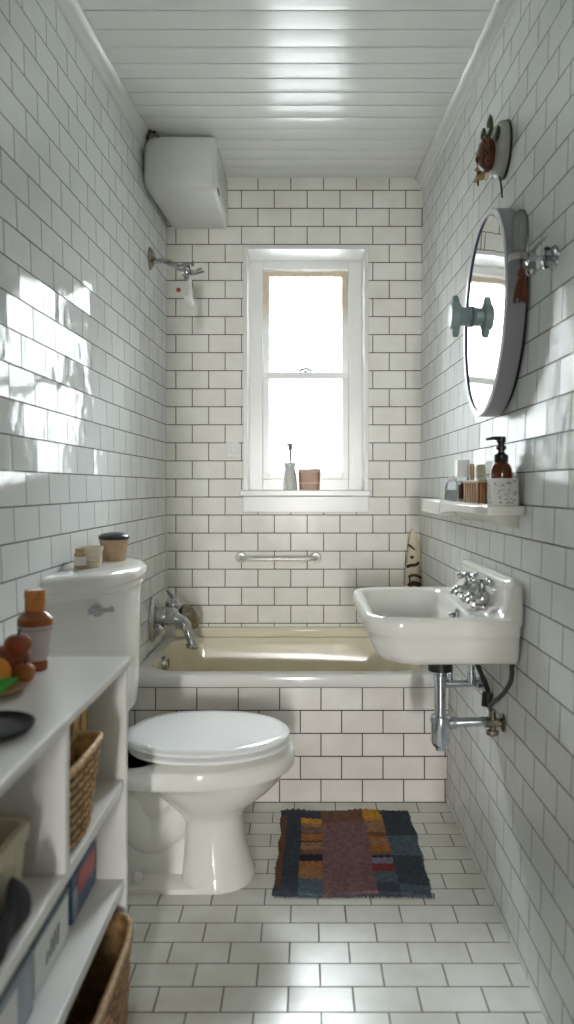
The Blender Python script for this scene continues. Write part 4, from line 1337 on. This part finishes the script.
# cartons on the lowest shelf
p0 = Vector((-0.50, 1.59, 0.2955))
b1 = thing('printed_box', 'small blue and red printed box on the lowest shelf near the end panel', 'box', p0)
MB().box(-0.545, -0.480, 1.505, 1.668, 0.2955, 0.392).obj('carton', 'card_blue', b1, bevel=0.002)
MB().box(-0.4805, -0.479, 1.545, 1.66, 0.335, 0.382).obj('red_panel', 'card_red', b1, smooth=0)
MB().box(-0.4805, -0.479, 1.509, 1.54, 0.30, 0.36).obj('grey_panel', 'card_grey', b1, smooth=0)
p0 = Vector((-0.50, 1.375, 0.2955))
b2 = thing('white_carton', 'white carton with dark slanted marks in the middle of the lowest shelf', 'box', p0)
MB().box(-0.555, -0.476, 1.285, 1.470, 0.2955, 0.392).obj('carton', 'paper_white', b2, bevel=0.002)
mb = MB()
for k, (y, h) in enumerate(((1.345, 0.018), (1.365, 0.030), (1.383, 0.034), (1.402, 0.036))):
    mb.hexa([(-0.4765, y - .004, .322), (-0.4752, y - .004, .322), (-0.4752, y + .005, .322), (-0.4765, y + .005, .322), (-0.4765, y + .003, .322 + h), (-0.4752, y + .003, .322 + h), (-0.4752, y + .012, .322 + h), (-0.4765, y + .012, .322 + h)])
mb.obj('printed_mark', 'black', b2, smooth=0)
MB().box(-0.556, -0.475, 1.284, 1.471, 0.386, 0.393).obj('lid_edge', 'card_grey', b2, smooth=0)
p0 = Vector((-0.50, 1.17, 0.2955))
b3 = thing('grey_carton', 'blue grey carton at the near end of the lowest shelf', 'box', p0)
MB().box(-0.56, -0.470, 1.08, 1.262, 0.2955, 0.400).obj('carton', 'card_grey', b3, bevel=0.002)
MB().box(-0.4705, -0.469, 1.10, 1.19, 0.31, 0.385).obj('white_panel', 'paper_white', b3, smooth=0)

# cream bin and black cloth in the left bay
p0 = Vector((-0.54, 1.08, 0.5265))
cbn = thing('canvas_bin', 'cream canvas bin on the middle shelf in the near bay', 'storage bin', p0)
mb = MB()
mb.loft([rrect(-0.63, -0.462, 0.93, 1.195, .02, .5265), rrect(-0.64, -0.452, 0.92, 1.205, .02, .655), rrect(-0.63, -0.462, 0.93, 1.195, .018, .655), rrect(-0.62, -0.47, 0.94, 1.185, .018, .535)])
mb.obj('body', 'cream_canvas', cbn)
MB().loft([rrect(-0.642, -0.450, 0.918, 1.207, .02, .630), rrect(-0.643, -0.449, 0.917, 1.208, .02, .657)], False, False).obj('folded_hem', 'cream_canvas', cbn)
mb = MB()
rings = []
random.seed(21)
for i in range(15):
    t = i / 14
    y = 0.90 + 0.225 * t
    zt_ = 0.545 + 0.055 * (0.5 + 0.5 * math.sin(t * 9 + 0.7)) * (0.55 + 0.45 * t) + (0.025 if t > .8 else 0)
    zt_ = max(zt_, 0.55)
    w = 0.013 + 0.004 * math.sin(t * 14)
    rings.append([Vector((-0.438 + w * math.cos(2 * PI * k / 12), y, 0.5268 + (zt_ - 0.5268) * (0.5 + 0.5 * math.sin(2 * PI * k / 12)))) for k in range(12)])
mb.loft(rings)
tag(mb.obj('black_cloth', 'dark_cloth', smooth=60), 'crumpled black cloth in front of the cream canvas bin', 'cloth')

# ------------------------------------------------------------------ on the shelf unit's top
p0 = Vector((-0.588, 1.59, UT))
bt = thing('amber_bottle', 'amber bottle with pale pink label and orange cap on the shelf unit', 'bottle', p0)
MB().lathe([(0.026, 0), (0.028, 0.003), (0.028, 0.014), (0.024, 0.022), (0.028, 0.035), (0.032, 0.075), (0.037, 0.100), (0.037, 0.112), (0.030, 0.121), (0.021, 0.127), (0.019, 0.131)], p0, n=30).obj('body', 'amber_brown', bt)
MB().lathe([(0.0265, 0.022), (0.0295, 0.036), (0.0335, 0.075), (0.0375, 0.098)], p0, n=30, cap0=False, cap1=False).obj('label', 'label_pink', bt)
MB().lathe([(0.0362, 0.0885), (0.0372, 0.0905)], p0, n=30, cap0=False, cap1=False).obj('label_line', 'label_line', bt)
MB().lathe([(0.020, 0.128), (0.022, 0.130), (0.0215, 0.155), (0.023, 0.157), (0.022, 0.174), (0.0, 0.176)], p0, n=22).obj('cap', 'amber_orange', bt)
# fruit dish
p0 = Vector((-0.598, 1.42, UT))
ds = thing('wooden_dish', 'shallow pale wooden dish of fruit left of the amber bottle', 'dish', p0)
MB().lathe([(0.040, 0), (0.045, 0.002), (0.066, 0.014), (0.069, 0.018), (0.066, 0.019), (0.042, 0.009), (0.0, 0.008)], p0, n=36).obj('plate', 'dish_wood', ds)


def fruit(name, label, c, r, m, sx=1, sy=1, sz=1, stalk='dark_wood'):
    base = Vector((c[0], c[1], c[2] - r * sz))
    o = thing(name, label, 'fruit', base)
    mb = MB()
    rings = []
    N, K = 22, 14
    for i in range(1, K):
        a = PI * i / K - PI / 2
        dent = 1 - 0.25 * math.exp(-((a - PI / 2) / 0.35) ** 2)
        rings.append([Vector(c) + Vector((r * sx * math.cos(a) * math.cos(2 * PI * k / N) * (1 + .03 * math.cos(5 * 2 * PI * k / N)), r * sy * math.cos(a) * math.sin(2 * PI * k / N) * (1 + .03 * math.cos(5 * 2 * PI * k / N)), r * sz * math.sin(a) * dent)) for k in range(N)])
    mb.loft(rings)
    mb.obj('flesh', m, o, smooth=70)
    top = Vector((c[0], c[1], c[2] + r * sz * 0.72))
    MB().tube([top, top + Vector((0.002, 0, 0.008)), top + Vector((0.006, -0.002, 0.014))], [0.003, 0.0025, 0.003], 6).obj('stem', stalk, o)


fruit('red_fruit', 'large dark red fruit heaped at the back of the wooden dish', (-0.588, 1.462, UT + 0.051), 0.037, 'fruit_red', 1.05, 1, 0.95)
fruit('brown_fruit', 'chestnut brown fruit beside the amber bottle in the dish', (-0.548, 1.425, UT + 0.036), 0.021, 'fruit_brown', 1, 1, 0.9)
fruit('orange_fruit', 'round orange at the left of the wooden dish', (-0.590, 1.385, UT + 0.044), 0.031, 'fruit_orange')
fruit('crimson_fruit', 'dark red fruit on top of the heap', (-0.562, 1.430, UT + 0.090), 0.023, 'fruit_red', 1.15, 1, .9)
mb = MB()
rings = []
lp = smooth_path([(-0.620, 1.345, UT + 0.022), (-0.595, 1.340, UT + 0.026), (-0.568, 1.345, UT + 0.028), (-0.535, 1.358, UT + 0.042)], 6)
for i, c in enumerate(lp):
    t = i / (len(lp) - 1)
    w = 0.016 * math.sin(PI * min(1, 0.12 + 0.86 * t)) + 0.001
    rings.append([c + Vector((0.0, 0.004 * math.sin(2 * PI * k / 10), w * math.cos(2 * PI * k / 10))) for k in range(10)])
mb.loft(rings)
tag(mb.obj('green_leaf', 'green', smooth=60), 'bright green leaf lying over the front of the fruit dish', 'leaf')
p0 = Vector((-0.518, 1.178, UT))
bd = thing('black_dish', 'round black dish on the near end of the shelf unit top', 'dish', p0)
MB().lathe([(0.058, 0), (0.070, 0.003), (0.077, 0.009), (0.078, 0.013), (0.074, 0.0135), (0.068, 0.008), (0.055, 0.006), (0.0, 0.0055)], p0, n=44).obj('bowl', 'black_matte', bd)
MB().lathe([(0.050, 0.0056), (0.050, 0.0075), (0.046, 0.008), (0.0, 0.008)], p0, n=36).obj('pad', 'black_matte', bd)

# ------------------------------------------------------------------ rag rug
rug_mats = {'slate': (0.030, 0.036, 0.048), 'rust': (0.10, 0.045, 0.028), 'mauve': (0.135, 0.070, 0.075), 'umber': (0.12, 0.058, 0.036), 'orange': (0.23, 0.085, 0.028), 'yellow': (0.33, 0.16, 0.022), 'tan': (0.20, 0.105, 0.055),
            'navy': (0.012, 0.012, 0.028), 'lavender': (0.13, 0.12, 0.17), 'red': (0.13, 0.022, 0.022), 'bluegrey': (0.055, 0.075, 0.095)}
keys = list(rug_mats)
for k in keys:
    M['rug_' + k] = mat('rug ' + k, tuple(2.05 * q for q in rug_mats[k]), 0.9, noise=0.3, nscale=70, bump=0.003, bscale=160)
RX0, RX1, RY0, RY1 = -0.090, 0.380, 2.135, 2.690
left_b = [(0, .12, 'slate'), (.12, .19, 'yellow'), (.19, .235, 'tan'), (.235, .27, 'umber'), (.27, .30, 'mauve'), (.30, .32, 'rust'), (.32, .41, 'orange'), (.41, .425, 'navy'), (.425, .52, 'tan'), (.52, .58, 'umber'), (.58, .66, 'navy'), (.66, .75, 'orange'), (.75, .85, 'tan'), (.85, 1, 'bluegrey')]
right_b = [(0, .15, 'yellow'), (.15, .31, 'tan'), (.31, .36, 'rust'), (.36, .39, 'orange'), (.39, .46, 'tan'), (.46, .55, 'orange'), (.55, .60, 'umber'), (.60, .625, 'navy'), (.625, .70, 'lavender'), (.70, .79, 'red'), (.79, .90, 'bluegrey'), (.90, 1, 'slate')]


def rug_col(u, v):
    """u across 0..1, v from the far edge to the near edge"""
    if u < 0.045 and 0.1 < v < 0.95:
        return 'rust'
    sh = 0.03 * v
    if u < 0.155:
        return 'slate'
    if u < 0.315:
        for a, b, c in left_b:
            if a <= v < b:
                return c
        return 'bluegrey'
    if u < 0.635 + sh * .6:
        return 'umber' if v < 0.18 else 'mauve'
    if u < 0.77 + sh:
        for a, b, c in right_b:
            if a <= v < b:
                return c
        return 'slate'
    return 'bluegrey' if (0.35 < v < 0.6 or v > 0.9) else 'slate'


mb = MB()
NU, NV = 90, 112
random.seed(4)
wob = [random.uniform(-1, 1) for _ in range(NV + 1)]
top = []
for j in range(NV + 1):
    v = j / NV
    row = []
    for i in range(NU + 1):
        u = i / NU
        e = 0.006 * (math.sin(v * 23 + 1) * .5 + wob[j] * .35)
        x = RX0 + (RX1 - RX0) * u + (e if (u < .02 or u > .98) else 0) + 0.004 * math.sin(v * 5)
        yv = RY1 - (RY1 - RY0) * v + 0.005 * math.sin(u * 9 + 2) + (0.010 * max(0, math.sin(u * 13)) if v < .01 else 0)
        z = 0.009 + 0.0022 * math.cos(PI * j) * (1 if (i // 2) % 2 else -1) + 0.0022 * math.sin(u * 11 + v * 7)
        if u in (0.0, 1.0) or v in (0.0, 1.0):
            z = 0.001
        row.append(mb.bm.verts.new((x, yv, z)))
    top.append(row)
for j in range(NV):
    for i in range(NU):
        f = mb.bm.faces.new((top[j][i], top[j + 1][i], top[j + 1][i + 1], top[j][i + 1]))
        f.material_index = keys.index(rug_col((i + .5) / NU, (j + .5) / NV))
# underside so the rug has a body
bot = [[None] * 2, [None] * 2]
bnd = [top[0][i] for i in range(NU + 1)] + [top[j][NU] for j in range(1, NV + 1)] + [top[NV][i] for i in range(NU - 1, -1, -1)] + [top[j][0] for j in range(NV - 1, 0, -1)]
f = mb.bm.faces.new(bnd)
f.material_index = 0
rug = thing('rag_rug', 'small striped rag rug lying on the floor in front of the bath', 'rug', ((RX0 + RX1) / 2, (RY0 + RY1) / 2, 0))
mb.obj('weave', ['rug_' + k for k in keys], rug, smooth=70)
mb = MB()
for i in range(70):
    x = RX0 + (RX1 - RX0) * (i + .5) / 70
    for yy, s_ in ((RY0 + .002, -1), (RY1, 1)):
        L = random.uniform(0.004, 0.010)
        mb.tube([(x, yy - s_ * 0.006, 0.006), (x + random.uniform(-.002, .002), yy + s_ * L * .5, 0.005), (x + random.uniform(-.004, .004), yy + s_ * L, 0.002)], [0.0025, 0.0025, 0.0015], 5)
fr = mb.obj('fringe', 'rug_slate', rug)
fr['kind'] = 'stuff'

# ------------------------------------------------------------------ house across the yard
M['render_wall'] = mat('pale rendered facade', (0.17, 0.168, 0.163), 0.8, noise=0.06, nscale=2, bump=0.003, bscale=40)
M['stone_trim'] = mat('pale stone surround', (0.20, 0.198, 0.19), 0.7, noise=0.05, nscale=6)
M['dim_pane'] = mat('dim window pane', (0.13, 0.13, 0.135), 0.15, noise=0.1, nscale=2)
M['yard'] = mat('grey yard paving', (0.22, 0.21, 0.20), 0.8, noise=0.2, nscale=3)
FY = 8.2
bld = thing('neighbour_house', 'pale house with an arched window seen faintly through the window', 'building', (0, FY + 1.5, -3.0))
MB().box(-4.6, 4.6, FY, FY + 3.0, -3.0, 4.45).obj('wall', 'render_wall', bld, smooth=0)
wcx, wz0, wz1, whw = 0.0, 1.15, 2.92, 0.62


def arch(hw, z0, z1, rise, n=14):
    return [(wcx - hw, z0), (wcx + hw, z0)] + [(wcx + hw * math.cos(PI * i / n), z1 + rise * math.sin(PI * i / n)) for i in range(n + 1)]


MB().prism(arch(whw + 0.16, wz0 - .1, wz1, 0.50), 'Y', FY - 0.10, FY + 0.02).obj('window_surround', 'stone_trim', bld)
wf = MB().prism(arch(whw, wz0, wz1, 0.36), 'Y', FY - 0.13, FY - 0.09).obj('window', 'stone_trim', bld)
MB().prism(arch(whw - 0.07, wz0 + .08, wz1, 0.30), 'Y', FY - 0.14, FY - 0.128).obj('pane', 'dim_pane', wf)
MB().box(wcx - whw, wcx + whw, FY - .16, FY - .13, 2.16, 2.24).obj('crossbar', 'stone_trim', wf, smooth=0)
MB().box(-4.6, 4.6, FY - .12, FY, 0.72, 0.90).obj('string_course', 'stone_trim', bld, smooth=0)
mb = MB().box(-9, 9, YB + 0.6, FY + 4, -3.1, -3.0)
struct(mb.obj('ground', 'yard', smooth=0), 'paved yard below the window', 'ground')
# ------------------------------------------------------------------ light
w = bpy.data.worlds.new('overcast sky')
sc.world = w
w.use_nodes = True
# overcast sky: brightest overhead, dimmer towards the rooftops, dark ground
wt = w.node_tree
bg = wt.nodes['Background']
wtc = nd(wt, 'ShaderNodeTexCoord')
wsp = nd(wt, 'ShaderNodeSeparateXYZ')
lk(wt, wtc.outputs['Generated'], wsp.inputs[0])
wr_ = nd(wt, 'ShaderNodeValToRGB')
wr_.color_ramp.elements[0].position = 0.495
wr_.color_ramp.elements[0].color = (0.09, 0.09, 0.085, 1)
wr_.color_ramp.elements[1].position = 1.0
wr_.color_ramp.elements[1].color = (0.90, 0.965, 1.0, 1)
for pos, v in ((0.505, 0.35), (0.62, 0.45), (0.72, 0.7), (0.85, 0.9)):
    e = wr_.color_ramp.elements.new(pos)
    e.color = (v * 0.90, v * 0.965, v, 1)
lk(wt, math_n(wt, 'ADD', math_n(wt, 'MULTIPLY', wsp.outputs[2], 0.5), 0.5), wr_.inputs['Fac'])
lk(wt, wr_.outputs['Color'], bg.inputs['Color'])
bg.inputs['Strength'].default_value = 44.0
ld = bpy.data.lights.new('window_portal', 'AREA')
ld.shape = 'RECTANGLE'
ld.size = 0.62
ld.size_y = 1.25
lo = bpy.data.objects.new('window_portal', ld)
COL.objects.link(lo)
lo.location = (0.0045, YB + T + 0.03, (WZ0 + WZ1) / 2)
lo.rotation_euler = (-PI / 2, 0, 0)      # faces -Y, into the room
ld.cycles.is_portal = True

# added fill light in the unseen hall, shining in through the doorway
ha = bpy.data.lights.new('hall_fill_light', 'AREA')
ha.shape = 'RECTANGLE'
ha.size = 0.32
ha.size_y = 1.6
ha.energy = 106.0
ha.color = (1.0, 0.985, 0.96)
hb = bpy.data.objects.new('hall_fill_light', ha)
COL.objects.link(hb)
hb.location = (0.0, -7.0, 1.5)
hb.rotation_euler = (PI / 2, 0, 0)       # faces +Y

# ------------------------------------------------------------------ camera
cam = bpy.data.cameras.new('camera')
co = bpy.data.objects.new('camera', cam)
COL.objects.link(co)
co.location = (0, 0, H)
co.rotation_euler = (PI / 2, 0, 0)
cam.sensor_fit = 'AUTO'
cam.sensor_width = 36.0
cam.lens = F / 1024 * 36.0
cam.shift_x = (287 - CX) / 1024
cam.shift_y = (CY - 512) / 1024
cam.clip_start = 0.02
cam.dof.use_dof = True
cam.dof.focus_distance = 2.9
cam.dof.aperture_fstop = 2.2
sc.camera = co

sc.view_settings.view_transform = 'Standard'
sc.view_settings.look = 'None'
sc.view_settings.exposure = 1.60
sc.view_settings.gamma = 1.0
sc.view_settings.use_curve_mapping = False
sc.cycles.max_bounces = 24
sc.cycles.diffuse_bounces = 16
sc.cycles.glossy_bounces = 6
sc.cycles.transparent_max_bounces = 16
sc.cycles.use_denoising = True
